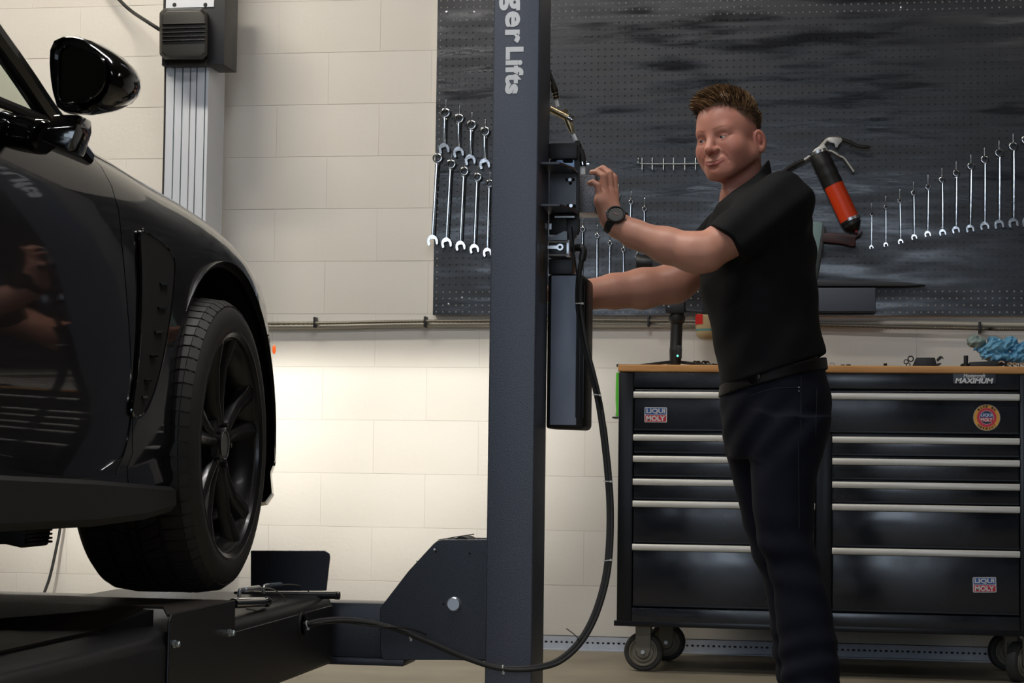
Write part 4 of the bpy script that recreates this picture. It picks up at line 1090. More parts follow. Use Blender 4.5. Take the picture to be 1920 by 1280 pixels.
# ================================================================== wrenches on peg hooks
def wrench_mesh(L, s):
    """combination wrench hanging by its box end at the origin, length L down -z, ring outer radius s"""
    mb = MB()
    th = s * 0.62
    mb.lathe([(s * 0.80, -th / 2), (s * 1.04, -th / 2), (s * 1.12, -th / 4), (s * 1.12, th / 4), (s * 1.04, th / 2), (s * 0.80, th / 2)], (0, 0, 0), (0, 1, 0), 24, close=True)
    a, b = -s * 1.0, -(L - s * 1.2)
    w = s * 0.40; t = s * 0.24
    prof = lambda z, w, t: [Vector((-w, -t * 0.55, z)), Vector((-w * 0.8, -t, z)), Vector((-w * 0.35, -t * 0.75, z)), Vector((w * 0.35, -t * 0.75, z)), Vector((w * 0.8, -t, z)), Vector((w, -t * 0.55, z)), Vector((w, t * 0.55, z)), Vector((w * 0.8, t, z)), Vector((-w * 0.8, t, z)), Vector((-w, t * 0.55, z))]
    mb.loft([prof(a, w * 1.25, t * 1.3), prof(a - s * 0.7, w, t), prof(b + s * 0.8, w * 0.95, t), prof(b, w * 1.5, t * 1.3)])
    j = s * 1.20; c0 = Vector((0, 0, -(L - s * 0.75)))
    ang = radians(15)
    pts = []
    for k in range(15):
        q = radians(-60 + 300 * k / 14) 
        pts.append((j * cos(q), j * sin(q)))
    # jaw outline: round head with a parallel slot opening downwards
    gap = j * 0.52
    outl = [(-j * 0.98, -j * 0.72), (-j * 1.02, -j * 0.1), (-j * 0.86, j * 0.5), (-j * 0.45, j * 0.95), (0, j * 1.08), (j * 0.45, j * 0.95), (j * 0.86, j * 0.5), (j * 1.02, -j * 0.1), (j * 0.88, -j * 0.80), (j * 0.62, -j * 0.90), (gap, -j * 0.75), (gap, j * 0.05), (gap * 0.6, j * 0.26), (-gap * 0.6, j * 0.26), (-gap, j * 0.05), (-gap, -j * 0.66), (-j * 0.74, -j * 0.80)]
    rot = lambda x, z: (x * cos(ang) - z * sin(ang), x * sin(ang) + z * cos(ang))
    mb.prism([Vector((rot(x, z)[0], -t * 1.25, c0.z + rot(x, z)[1])) for x, z in outl], (0, t * 2.5, 0))
    return mb
def hook_mesh(h):
    """J peg hook: enters the board at height h above the ring, wire comes down and turns out and up through the ring"""
    pts = [(0, 0.016, h * 0.72), (0, 0.004, h * 0.74), (0, -0.002, h), (0, -0.004, h * 0.6), (0, -0.005, 0.010), (0, -0.010, 0.001), (0, -0.020, 0.0), (0, -0.028, 0.004), (0, -0.030, 0.014)]
    return MB().tube(smooth_path(pts, 5), 0.0015, 8)
def px2(a, b): return onY(a, b, PEG_Y - 0.014)
rows = []
z5 = lambda x, y: (1440 + x / 3.369, 220 + y / 3.369)
right = [(655, 605, 812, 540), (744, 560, 795, 495), (833, 520, 775, 450), (920, 470, 745, 405), (1012, 432, 725, 360), (1100, 385, 715, 318), (1190, 343, 697, 275), (1283, 297, 688, 232), (1369, 255, 670, 188), (1461, 212, 658, 143), (1550, 170, 648, 100), (1632, 128, 640, 58)]
rows.append(('right', [(z5(a, b), z5(a, c)[1], z5(a, d)[1]) for a, b, c, d in right]))
z6 = lambda x, y: (790 + x / 2.0645, y / 2.0645)
rows.append(('left_upper', [(z6(a, b), z6(a, c)[1], z6(a, d)[1]) for a, b, c, d in ((93, 428, 563, 382), (146, 450, 577, 405), (194, 475, 607, 432), (246, 500, 622, 458))]))
rows.append(('left_lower', [(z6(a, b), z6(a, c)[1], z6(a, d)[1]) for a, b, c, d in ((63, 603, 918, 560), (115, 627, 928, 590), (166, 655, 940, 613), (217, 678, 952, 640), (264, 703, 966, 665))]))
z1 = lambda x, y: (1080 + x / 6.4, 330 + y / 6.4)
rows.append(('mid_lower', [(z1(a, b), z1(a, c)[1], z1(a, d)[1]) for a, b, c, d in ((80, 625, 1205, 500), (253, 705, 1245, 580), (407, 795, 1300, 680), (568, 870, 1340, 760), (732, 945, 1380, 850))]))
rows.append(('mid_upper', [(z1(a, b), z1(a, c)[1], z1(a, d)[1]) for a, b, c, d in ((505, 215, 700, 100), (658, 297, 760, 180), (820, 382, 820, 260))]))
words = ['first', 'second', 'third', 'fourth', 'fifth', 'sixth', 'seventh', 'eighth', 'ninth', 'tenth', 'eleventh', 'twelfth']
place = dict(right='from left in the rising row beside the grease gun', left_upper='from left in the upper row left of the post',
             left_lower='from left in the lower row left of the post', mid_lower='from left in the row under the raised forearm', mid_upper='from left in the row beside the raised hand')
for rname, items in rows:
    for i, ((a, b), yb, yh) in enumerate(items):
        c = px2(a, b); L = c.z - px2(a, yb).z; h = px2(a, yh).z - c.z
        s_ = max(0.0062, min(0.0175, (0.0045 + 0.0345 * L) if rname != 'left_upper' else 0.0172))
        if rname == 'right': s_ = 0.0060 + 0.0098 * i / 11
        if rname.startswith('mid'): s_ = 0.0088 - 0.0004 * i
        if rname == 'left_lower': s_ = 0.0175 - 0.0008 * i
        wo = link('wrench', wrench_mesh(L + s_, s_).mesh('wrench', M['chrome'], bevel=0.0004, seg=1))
        wo.location = (c.x, c.y, c.z - s_ * 0.5)
        wo.rotation_euler = (0, random.uniform(-0.02, 0.02) + (0.03 if rname == 'left_lower' else 0), 0)
        tag(wo, 'chrome wrench, %s %s' % (words[i], place[rname]), 'wrench', 'wrenches on the pegboard')
        ho = link('peg_hook', hook_mesh(max(h, 0.02)).mesh('peg_hook', M['zinc']))
        ho.location = (c.x, PEG_Y - 0.0, c.z)
        tag(ho, 'hook of the %s wrench %s' % (words[i], place[rname]), 'hook', 'peg hooks')
# ---- wire rack with pins
rk = thing('wire_hook_rack', onY(1254, 318, PEG_Y - 0.02), 'empty wire tool rack with six cross pins on the pegboard', 'rack')
ry = PEG_Y - 0.02
R_ = lambda a, b, y=ry: onY(a, b, y)
MB().tube(smooth_path([R_(1197, 295, PEG_Y + 0.003), R_(1197, 296), R_(1197.5, 303), R_(1200, 306.5), R_(1254, 307), R_(1307, 306.5), R_(1310, 303), R_(1310.5, 296), R_(1310.5, 295, PEG_Y + 0.003)], 4), 0.0024, 8).build('wire_frame', M['zinc'], rk)
for a in (1204, 1223, 1244, 1263, 1284, 1304):
    MB().tube([R_(a, 296, PEG_Y + 0.002), R_(a, 296.5, ry + 0.004), R_(a, 318, ry - 0.002), R_(a, 318, ry - 0.03)], 0.0019, 6).build('pin', M['zinc'], rk)
# ---- grease gun
gg = thing('grease_gun', onY(1605, 432, PEG_Y - 0.05), 'orange and black grease gun with steel lever head hanging on the pegboard', 'grease gun')
gyy = PEG_Y - 0.045
G_ = lambda a, b, d=0.0: onY(a, b, gyy + d)
def seg_tube(p, q, r, m, nm, n=24, prof=None):
    p = Vector(p); q = Vector(q); L = (q - p).length
    pr_ = [(r, 0), (r, L)] if prof is None else [(r * a, L * b) for a, b in prof]
    return MB().lathe(pr_, p, q - p, n).build(nm, m, gg)
A0 = G_(1535, 289); A1 = G_(1563, 347); A2 = G_(1593, 412); A3 = G_(1604, 432)
seg_tube(A0, A1, 0.0375, mat('grease_black', (0.010, 0.010, 0.010), 0.5), 'barrel_grip', prof=[(0.86, 0.0), (0.97, 0.05), (0.97, 0.3), (1, 0.35), (0.97, 0.4), (0.97, 0.6), (1, 0.65), (0.97, 0.7), (0.98, 1.0)])
seg_tube(A1, A2, 0.036, mat('grease_orange', lin(214, 62, 14), 0.42), 'barrel')
seg_tube(A2, A3, 0.034, M['satin'], 'end_cap', prof=[(1.06, 0), (1.06, 0.18), (1.0, 0.2), (1.0, 0.5), (0.55, 0.9), (0.3, 1.0)])
seg_tube(G_(1594, 409), G_(1596, 414), 0.037, M['steel'], 'cap_ring')
seg_tube(G_(1604, 431), G_(1606, 436), 0.006, mat('red_tip', (0.35, 0.03, 0.03), 0.5), 'tip')
seg_tube(G_(1533, 284), A0, 0.034, M['steel'], 'collar')
MB().prism([G_(a, b, -0.012) for a, b in ((1524, 283), (1530, 277), (1546, 270), (1554, 283), (1548, 291), (1530, 293), (1522, 291))], (0, 0.024, 0)).build('head', mat('cast_aluminium', (0.42, 0.41, 0.38), 0.42, 0.8), gg, bevel=0.003)
MB().tube(smooth_path([G_(1536, 279), G_(1546, 268), G_(1553, 261), G_(1566, 259), G_(1578, 261)], 5), [0.008] * 20 + [0.007], 10).build('lever_neck', MATS['cast_aluminium'], gg)
MB().prism([G_(a, b, -0.008) for a, b in ((1548, 262), (1554, 257), (1578, 258), (1580, 264), (1574, 270), (1570, 277), (1566, 276), (1565, 269), (1556, 267))], (0, 0.016, 0)).build('trigger_block', MATS['cast_aluminium'], gg, bevel=0.002)
MB().tube(smooth_path([G_(1577, 261), G_(1592, 266), G_(1610, 274), G_(1632, 275.5)], 5), [0.0068] * 14 + [0.005, 0.003], 10).build('lever_grip', M['rubber'], gg)
MB().tube(smooth_path([G_(1548, 285), G_(1558, 283), G_(1574, 292), G_(1582, 296), G_(1590, 306), G_(1601, 322)], 5), [0.007] * 10 + [0.0055] * 16, 10).build('lower_lever', MATS['cast_aluminium'], gg)
MB().cyl(G_(1523, 290), G_(1507, 301), 0.0065, n=8).build('hose_nut', M['steel'], gg)
MB().tube(smooth_path([G_(1508, 300), G_(1490, 308), G_(1474, 318), G_(1460, 331), G_(1448, 350), G_(1440, 390)], 6), 0.0072, 10).build('hose', M['rubber'], gg)
# ---- teal blade tool with a dark red handle, half hidden by the man
tb = thing('blade_tool', onY(1545, 460, PEG_Y - 0.04), 'tool with a pale teal blade and dark red handle beside the man\'s back', 'tool')
ty_ = PEG_Y - 0.035
T_ = lambda a, b: onY(a, b, ty_)
MB().prism([T_(a, b) for a, b in ((1520, 414), (1543, 417), (1540, 440), (1534, 475), (1529, 512), (1516, 520))], (0, 0.014, 0)).build('blade', mat('pale_teal', lin(118, 146, 146), 0.5), tb, bevel=0.002)
MB().prism([T_(a, b) for a, b in ((1543, 425), (1548, 424), (1546, 445), (1536, 505), (1530, 530), (1529, 512), (1540, 440))], (0, 0.018, 0)).build('blade_edge', M['satin'], tb, bevel=0.001)
MB().prism([T_(a, b) + Vector((0, -0.004, 0)) for a, b in ((1543, 437), (1560, 436), (1584, 438), (1603, 440), (1612, 436), (1618, 432), (1614, 441), (1604, 447), (1605, 461), (1598, 462), (1578, 457), (1556, 455), (1541, 453))], (0, 0.024, 0)).build('handle', mat('dark_red_handle', (0.020, 0.006, 0.006), 0.5, noise=(30, 0.4, (0.05, 0.008, 0.008))), tb, bevel=0.004)
# ---- knife-shaped tool tray and the box below it
tr = thing('magnetic_bar', onY(1620, 536, PEG_Y - 0.05), 'long dark flat bar pointed at its right end on the lower pegboard', 'bar')
MB().prism([onY(a, b, PEG_Y - 0.045) for a, b in ((1440, 525), (1640, 527), (1700, 529), (1736, 533.5), (1700, 536), (1640, 536), (1440, 536))], (0, 0.04, 0)).build('bar', mat('dark_grey_steel', (0.022, 0.023, 0.026), 0.45), tr, bevel=0.001)
bx_ = thing('wall_box', onY(1590, 583, PEG_Y - 0.06), 'flat grey blue box under the dark bar, half hidden by the man', 'box')
MB().box(onY(1470, 583.5, PEG_Y - 0.06), onY(1642, 539, PEG_Y - 0.06) + Vector((0, 0.058, 0))).build('body', mat('grey_blue_paint', lin(70, 78, 92), 0.45), bx_, bevel=0.004)
MB().box(onY(1472, 586, PEG_Y - 0.05), onY(1640, 583.5, PEG_Y - 0.05) + Vector((0, 0.04, 0))).build('base', M['satin'], bx_)

# ================================================================== things on the chest top
TZ = zt_ + 0.0245
def top_at(a, Y): return onY(a, 690, Y).x
def tz(b, Y, a=1600): return onY(a, b, Y).z
# ---- phone gimbal on its mini tripod with a camera
GY = CY + 0.20
gim = thing('camera_gimbal', (top_at(1265, GY), GY, TZ), 'black camera gimbal standing on three short legs on the chest top', 'gimbal')
Q = lambda a, b, d=0.0: onY(a, b, GY + d)
zoff_g = TZ - tz(683.5, GY)          # lift so that the feet rest on the wood
def QG(a, b, d=0.0):
    p = Q(a, b, d); return Vector((p.x, p.y, p.z + zoff_g))
hub_ = QG(1264, 672)
def leg(a, b, d, e, f, g):
    p, q = QG(a, b, d), QG(e, f, g); q.z = TZ + 0.005
    MB().bar(p, q, 0.013, 0.011, w2=0.016, h2=0.009).build('leg', M['satin'], gim, bevel=0.002)
leg(1258, 671, 0, 1196, 682, -0.02); leg(1272, 671, 0, 1338, 682, -0.04); leg(1262, 673, 0.01, 1248, 682, 0.10)
MB().box((QG(1157.5, 680).x, GY - 0.03, TZ + 0.0005), (QG(1200, 680).x, GY - 0.008, TZ + 0.010)).build('foot_plate', M['satin'], gim, bevel=0.002)
MB().lathe([(0.018, 0), (0.020, 0.02), (0.022, 0.05), (0.0215, 0.056), (0.0205, 0.06), (0.0205, 0.142), (0.026, 0.146), (0.029, 0.156), (0.029, 0.166), (0.024, 0.172), (0.024, 0.20), (0.0001, 0.20)], QG(1266, 677), (0.03, 0, 1), 28).build('grip', M['satin'], gim)
MB().box(QG(1268, 664, -0.024), QG(1278, 640, -0.024) + Vector((0, 0.02, 0))).build('battery_block', M['satin'], gim, bevel=0.002)
MB().sphere(QG(1270.5, 659.5, -0.0255), 0.0032).build('status_led', mat('green_led', (0.1, 0.9, 0.6), 0.3, emit=((0.1, 1.0, 0.62), 3.0)), gim)
MB().box(QG(1247, 580, -0.03), QG(1284, 556, -0.03) + Vector((0, 0.05, 0))).build('motor', M['satin'], gim, bevel=0.008)
MB().cyl(QG(1254, 567, -0.032), QG(1254, 567, -0.028), 0.003, n=10).build('screw', M['steel'], gim)
MB().bar(QG(1280, 575), QG(1345, 580), 0.02, 0.012).build('arm', M['satin'], gim, bevel=0.003)
MB().bar(QG(1325, 582), QG(1330, 480), 0.03, 0.03, up=(1, 0, 0)).build('side_arm', M['satin'], gim, bevel=0.004)
MB().bar(QG(1276, 560), QG(1284, 508), 0.03, 0.02, up=(1, 0, 0)).build('tilt_arm', M['satin'], gim, bevel=0.003)
MB().box(QG(1222, 512, -0.02), QG(1330, 470, -0.02) + Vector((0, 0.07, 0))).build('camera_body', M['satin'], gim, bevel=0.006)
MB().lathe([(0.026, 0), (0.03, 0.02), (0.03, 0.05), (0.027, 0.055)], QG(1224, 486, 0.012), (-1, 0, 0.02), 24).build('camera_lens', M['satin'], gim)
MB().box(QG(1203, 488, 0.0), QG(1209, 482, 0.0) + Vector((0, 0.02, 0))).build('lens_cap', M['steel'], gim)
# ---- spray bottle hung on the wall behind
sbz = thing('spray_bottle', onY(1325, 636, PEG_Y - 0.055), 'pale bottle with a red label hanging on the wall behind the man', 'bottle')
by_ = PEG_Y - 0.055
bc = onY(1328, 636, by_); kb = (onY(1329, 636, by_) - bc).length
MB().lathe([(0.0001, 0.0), (16 * kb, 0.001), (22 * kb, 6 * kb), (24 * kb, 14 * kb), (24 * kb, 42 * kb), (18 * kb, 50 * kb), (9 * kb, 54 * kb), (8 * kb, 60 * kb), (0.0001, 60 * kb)], bc, (0, 0, 1), 24).build('body', mat('pale_bottle', lin(178, 160, 124), 0.35), sbz)
MB().lathe([(24.3 * kb, 15 * kb), (24.3 * kb, 19 * kb)], bc, (0, 0, 1), 24, close=False).build('stripe', mat('teal_stripe', lin(90, 140, 136), 0.5), sbz)
lb_ = [Vector((bc.x + 24.6 * kb * cos(a), by_ + 24.6 * kb * sin(a), bc.z + z_ * kb)) for z_ in (27, 46) for a in [radians(-168 + 7 * k) for k in range(9)]]
MB().add(lb_, [(k, k + 1, 9 + k + 1, 9 + k) for k in range(8)]).build('label', mat('red_label', lin(188, 30, 28), 0.45), sbz, fix=False)
MB().lathe([(8.5 * kb, 58 * kb), (8.5 * kb, 68 * kb), (5 * kb, 72 * kb), (0.0001, 72 * kb)], bc, (0, 0, 1), 18).build('cap', M['satin'], sbz)
MB().box((bc.x - 0.004, by_, bc.z + 60 * kb), (bc.x + 0.004, WALL_Y, bc.z + 64 * kb)).build('hanger', M['steel'], sbz)
# ---- chain link pile behind the gimbal foot
chn = thing('drive_chain', (top_at(1320, CY + 0.3), CY + 0.3, TZ), 'small heap of dark chain on the chest top near the gimbal', 'chain')
for i in range(9):
    a = 1298 + i * 5.5; Y_ = CY + 0.27 + 0.012 * (i % 3)
    p = Vector((top_at(a, Y_), Y_, TZ + 0.009 + (0.010 if i in (1, 2, 4, 5) else 0)))
    MB().lathe([(0.006, -0.004), (0.010, -0.004), (0.010, 0.004), (0.006, 0.004)], p, (0.3 * sin(i * 2.1), 1, 0.5 * cos(i * 1.7)), 14, close=True).build('link', mat('oily_chain', (0.035, 0.028, 0.022), 0.45, 0.7), chn)
# ---- bundle of wrenches in a black holder
hw = thing('wrench_holder', (top_at(1738, CY + 0.22), CY + 0.22, TZ), 'black holder with a bundle of dark wrenches lying on the chest top', 'wrench holder')
hy_ = CY + 0.20
zl_ = TZ - tz(682.5, hy_, 1738)
H_ = lambda a, b, d=0.0: onY(a, b, hy_ + d) + Vector((0, 0, zl_))
dk = mat('dark_tool_steel', (0.030, 0.028, 0.024), 0.38, 0.7)
MB().prism([H_(a, b) for a, b in ((1711, 677), (1718, 661), (1753, 661), (1756, 672), (1754, 681), (1714, 681))], (0, 0.06, 0)).build('holder', M['satin'], hw, bevel=0.002)
for a, b, r in ((1707.5, 663.5, 0.011), (1699, 669, 0.0085), (1703, 675, 0.008)):
    MB().lathe([(r * 0.62, -0.004), (r, -0.004), (r, 0.004), (r * 0.62, 0.004)], H_(a, b, -0.004), (0, 1, 0), 20, close=True).build('box_end', dk, hw)
for pts_ in ([(1756, 664), (1762, 658), (1767, 659), (1770, 664), (1766, 662), (1762, 666), (1757, 669)], [(1754, 673), (1762, 671), (1766, 672), (1761, 676), (1755, 678)]):
    MB().prism([H_(a, b, -0.003) for a, b in pts_], (0, 0.007, 0)).build('open_end', dk, hw, bevel=0.0008, seg=1)
MB().prism([H_(a, b, -0.012) for a, b in ((1697, 682), (1704, 676), (1712, 678), (1760, 680), (1766, 682.4), (1764, 683.4), (1698, 683.4))], (0, 0.014, 0)).build('lower_wrench', dk, hw, bevel=0.001, seg=1)
# ---- small nuts and clips
def small(nm, label, cat, a, Y, b_, col_m, kind):
    p = Vector((top_at(a, Y), Y, TZ))
    if kind == 'nut':
        o = MB().lathe([(0.0045, 0), (0.0085, 0), (0.0085, 0.013), (0.0045, 0.013)], p, (0, 0, 1), 6, close=True)
    elif kind == 'ring':
        o = MB().lathe([(0.0055, -0.003), (0.009, -0.003), (0.009, 0.003), (0.0055, 0.003)], p + Vector((0, 0, 0.009)), (0.2, 1, 0), 18, close=True)
    else:
        o = MB().lathe([(0.0001, 0), (0.010, 0), (0.010, 0.008), (0.006, 0.009), (0.006, 0.016), (0.0001, 0.016)], p, (0, 0, 1), 14)
    tag(o.build(nm, col_m), label, cat, 'small hardware on the chest top')
small('steel_ring', 'small steel ring on the chest top just behind the man\'s belt', 'ring', 1560, CY + 0.15, 0, M['steel'], 'ring')
small('hex_nut', 'silver hex nut on the chest top, nearer the man', 'nut', 1580, CY + 0.18, 0, M['steel'], 'nut')
small('hex_nut', 'dark hex nut on the chest top right of the silver one', 'nut', 1591, CY + 0.18, 0, dk, 'nut')
small('short_bolt', 'short dark bolt standing midway along the chest top', 'bolt', 1660, CY + 0.16, 0, dk, 'bolt')
# ---- impact socket on a small stand
so_ = thing('impact_socket', (top_at(1812, CY + 0.2), CY + 0.2, TZ), 'dark upright socket on a round base left of the blue glove', 'socket')
sy_ = CY + 0.2; k5 = (onY(1813, 680, sy_) - onY(1812, 680, sy_)).length
p = Vector((top_at(1811, sy_), sy_, TZ))
MB().lathe([(0.0001, 0), (10 * k5, 0), (11 * k5, 3 * k5), (10 * k5, 9 * k5), (6 * k5, 11 * k5), (0.0001, 11 * k5)], p, (0, 0, 1), 24).build('base', dk, so_)
MB().lathe([(3 * k5, 10 * k5), (4.2 * k5, 10.5 * k5), (4.2 * k5, 26 * k5), (3 * k5, 26 * k5)], p, (0, 0, 1), 18, close=True).build('shaft', M['satin'], so_)
MB().bar(p + Vector((0.01, -0.01, 0.012)), p + Vector((0.14, -0.005, 0.018)), 0.026, 0.022).build('handle', M['satin'], so_, bevel=0.004)
fl = MB().prism([Vector((top_at(a, sy_ - 0.03), sy_ - 0.03, TZ + h)) for a, h in ((1772, 0.0), (1776, 0.006), (1796, 0.007), (1800, 0.0))], (0, 0.05, 0))
tag(fl.build('flat_wrench', dk, bevel=0.001), 'flat dark bar lying between wrench holder and upright socket', 'tool')
# ---- row of sockets at the right end
for i, a in enumerate((1878, 1893, 1903, 1916)):
    Y_ = CY + 0.13 + 0.01 * (i % 2); r = (0.0125, 0.010, 0.0095, 0.010)[i]
    p = Vector((top_at(a, Y_), Y_, TZ + r))
    o = MB().lathe([(r * 0.6, -0.025), (r * 0.95, -0.026), (r, -0.022), (r, 0.02), (r * 0.8, 0.028), (r * 0.4, 0.028)], p, (0.1, 1, 0), 20, close=True)
    tag(o.build('chrome_socket', M['chrome']), 'shiny chrome socket lying at the right end of the chest top, %s from the left' % words[i], 'socket', 'loose chrome sockets')
# ================================================================== the man: surfaces grown from signed distance fields
def V3(p): return np.array((p[0], p[1], p[2]), dtype=np.float64)
def smin(a, b, k):
    if k <= 0: return np.minimum(a, b)
    h = np.clip(0.5 + 0.5 * (b - a) / k, 0, 1)
    return b + (a - b) * h - k * h * (1 - h)
def smax(a, b, k): return -smin(-a, -b, k)
def rcone(a, b, ra, rb):
    a, b = V3(a), V3(b); ab = b - a; L2 = float(ab @ ab)
    def f(P):
        t = np.clip(((P - a) @ ab) / L2, 0, 1)
        return np.linalg.norm(P - a - t[:, None] * ab, axis=1) - (ra + (rb - ra) * t)
    f.bs = ((a + b) / 2, sqrt(L2) / 2 + max(ra, rb))
    return f
def ellip(c, r, R=None):
    c, r = V3(c), V3(r); R = np.eye(3) if R is None else R
    def f(P):
        q = (P - c) @ R
        k0 = np.linalg.norm(q / r, axis=1); k1 = np.linalg.norm(q / (r * r), axis=1) + 1e-9
        return k0 * (k0 - 1) / k1
    f.bs = (c, float(r.max()))
    return f
def half(p, n):
    p, n = V3(p), V3(n); n = n / np.linalg.norm(n)
    return lambda P: (P - p) @ n
def loft_z(keys):
    """keys: (z, cx, cy, a, b) ordered by z: stacked ellipses"""
    K = np.array(sorted(keys)); 
    def f(P):
        z = np.clip(P[:, 2], K[0, 0], K[-1, 0])
        cx, cy, a, b = (np.interp(z, K[:, 0], K[:, i]) for i in (1, 2, 3, 4))
        x, y = P[:, 0] - cx, P[:, 1] - cy
        k0 = np.sqrt((x / a) ** 2 + (y / b) ** 2) + 1e-9
        k1 = np.sqrt((x / a ** 2) ** 2 + (y / b ** 2) ** 2) + 1e-9
        d = k0 * (k0 - 1) / k1
        return np.maximum(d, np.maximum(P[:, 2] - K[-1, 0], K[0, 0] - P[:, 2]))
    return f
def spline_keys(keys, n=6):
    """smooth the key rows with Catmull-Rom so lofts have no kinks"""
    K = np.array(sorted(keys)); out = []
    for i in range(len(K) - 1):
        a, b, c, d = K[max(i - 1, 0)], K[i], K[i + 1], K[min(i + 2, len(K) - 1)]
        for t in np.linspace(0, 1, n, endpoint=False):
            out.append(0.5 * (2 * b + (c - a) * t + (2 * a - 5 * b + 4 * c - d) * t * t + (3 * b - a - 3 * c + d) * t ** 3))
    out.append(K[-1])
    return [tuple(r) for r in out]
class SDF:
    def __init__(s): s.ops = []
    def u(s, f, k=0.01): s.ops.append(('u', f, k)); return s
    def c(s, f, k=0.005): s.ops.append(('c', f, k)); return s      # carve
    def i(s, f, k=0.0): s.ops.append(('i', f, k)); return s        # intersect
    def disp(s, f): s.ops.append(('d', f, 0)); return s
    def __call__(s, P, cull=None):
        D = None
        for op, f, k in s.ops:
            if cull is not None and hasattr(f, 'bs') and np.linalg.norm(f.bs[0] - cull[0]) - f.bs[1] - cull[1] > 0.03 + k:
                continue
            v = f(P)
            if D is None and op != 'u': continue
            if op == 'u': D = v if D is None else smin(D, v, k)
            elif op == 'c': D = smax(D, -v, k)
            elif op == 'i': D = smax(D, v, k)
            else: D = D + v
        return np.full(len(P), 1.0) if D is None else D
def sdf_mesh(fn, lo, hi, h):
    lo, hi = np.array(lo, float), np.array(hi, float)
    B = 8
    nb = np.ceil((hi - lo) / (h * B)).astype(int)
    n = nb * B + 1
    cc = np.stack(np.meshgrid(*[lo[i] + (np.arange(nb[i]) + 0.5) * h * B for i in range(3)], indexing='ij'), -1).reshape(-1, 3)
    d = np.empty(len(cc), np.float32)
    for s0 in range(0, len(cc), 20000): d[s0:s0 + 20000] = fn(cc[s0:s0 + 20000])
    rad = h * B * 0.87 + 0.004
    G = np.full(tuple(n), 1.0, np.float32)
    dB = d.reshape(tuple(nb))
    G[:-1, :-1, :-1] = np.repeat(np.repeat(np.repeat(dB, B, 0), B, 1), B, 2)
    act = np.argwhere(np.abs(dB) < rad)
    loc = np.stack(np.meshgrid(*[np.arange(B + 1)] * 3, indexing='ij'), -1).reshape(-1, 3)
    sup = act // 3
    key = (sup[:, 0] * 1000 + sup[:, 1]) * 1000 + sup[:, 2]
    order = np.argsort(key, kind='stable'); act = act[order]; key = key[order]
    cuts = np.flatnonzero(np.diff(key)) + 1
    for A in np.split(act, cuts):
        idx = (A[:, None, :] * B + loc[None]).reshape(-1, 3)
        P = lo + idx * h
        c_ = (P.min(0) + P.max(0)) / 2; r_ = float(np.linalg.norm(P.max(0) - c_))
        G[idx[:, 0], idx[:, 1], idx[:, 2]] = fn(P, (c_, r_)) if isinstance(fn, SDF) else fn(P)
    S = G < 0
    C = np.zeros(tuple(n - 1), np.int8)
    for dx in (0, 1):
        for dy in (0, 1):
            for dz in (0, 1):
                C += S[dx:n[0] - 1 + dx, dy:n[1] - 1 + dy, dz:n[2] - 1 + dz]
    cells = np.argwhere((C > 0) & (C < 8))
    idg = np.full(tuple(n - 1), -1, np.int32)
    idg[cells[:, 0], cells[:, 1], cells[:, 2]] = np.arange(len(cells))
    acc = np.zeros((len(cells), 3)); cnt = np.zeros(len(cells))
    corners = [(0, 0, 0), (1, 0, 0), (0, 1, 0), (1, 1, 0), (0, 0, 1), (1, 0, 1), (0, 1, 1), (1, 1, 1)]
    vals = [G[cells[:, 0] + a, cells[:, 1] + b, cells[:, 2] + c] for a, b, c in corners]
    for i in range(8):
        for j in range(i + 1, 8):
            if sum(abs(p - q) for p, q in zip(corners[i], corners[j])) != 1: continue
            m = (vals[i] < 0) != (vals[j] < 0)
            t = vals[i] / (vals[i] - vals[j] + 1e-12)
            p = np.array(corners[i]) + t[:, None] * (np.array(corners[j]) - np.array(corners[i]))
            acc[m] += p[m]; cnt[m] += 1
    verts = lo + (cells + acc / cnt[:, None]) * h
    faces = []
    for ax in range(3):
        sl0 = [slice(None)] * 3; sl1 = [slice(None)] * 3
        sl0[ax] = slice(0, n[ax] - 1); sl1[ax] = slice(1, n[ax])
        E = S[tuple(sl0)] != S[tuple(sl1)]
        e = np.argwhere(E)
        o1, o2 = (ax + 1) % 3, (ax + 2) % 3
        ok = (e[:, o1] > 0) & (e[:, o2] > 0) & (e[:, o1] < n[o1] - 1) & (e[:, o2] < n[o2] - 1)
        e = e[ok]
        def cid(d1, d2):
            q = e.copy(); q[:, o1] -= d1; q[:, o2] -= d2
            return idg[q[:, 0], q[:, 1], q[:, 2]]
        quad = np.stack([cid(1, 1), cid(0, 1), cid(0, 0), cid(1, 0)], 1)
        flip = ~S[e[:, 0], e[:, 1], e[:, 2]]
        quad[flip] = quad[flip][:, ::-1]
        faces.append(quad)
    F_ = np.concatenate(faces)
    F_ = F_[(F_ >= 0).all(1)]
    return verts, F_
def np_mesh(name, verts, faces, material, parent, keep_largest=False):
    me = bpy.data.meshes.new(name)
    me.vertices.add(len(verts)); me.vertices.foreach_set('co', verts.astype(np.float32).ravel())
    me.loops.add(faces.size); me.loops.foreach_set('vertex_index', faces.astype(np.int32).ravel())
    me.polygons.add(len(faces)); me.polygons.foreach_set('loop_start', np.arange(0, faces.size, 4, dtype=np.int32))
    me.polygons.foreach_set('use_smooth', [True] * len(faces))
    me.update(calc_edges=True)
    me.materials.append(material)
    return link(name, me, parent)
def px(a, b, Y): return V3(onY(a, b, Y))
PXM = 1 / 685.0

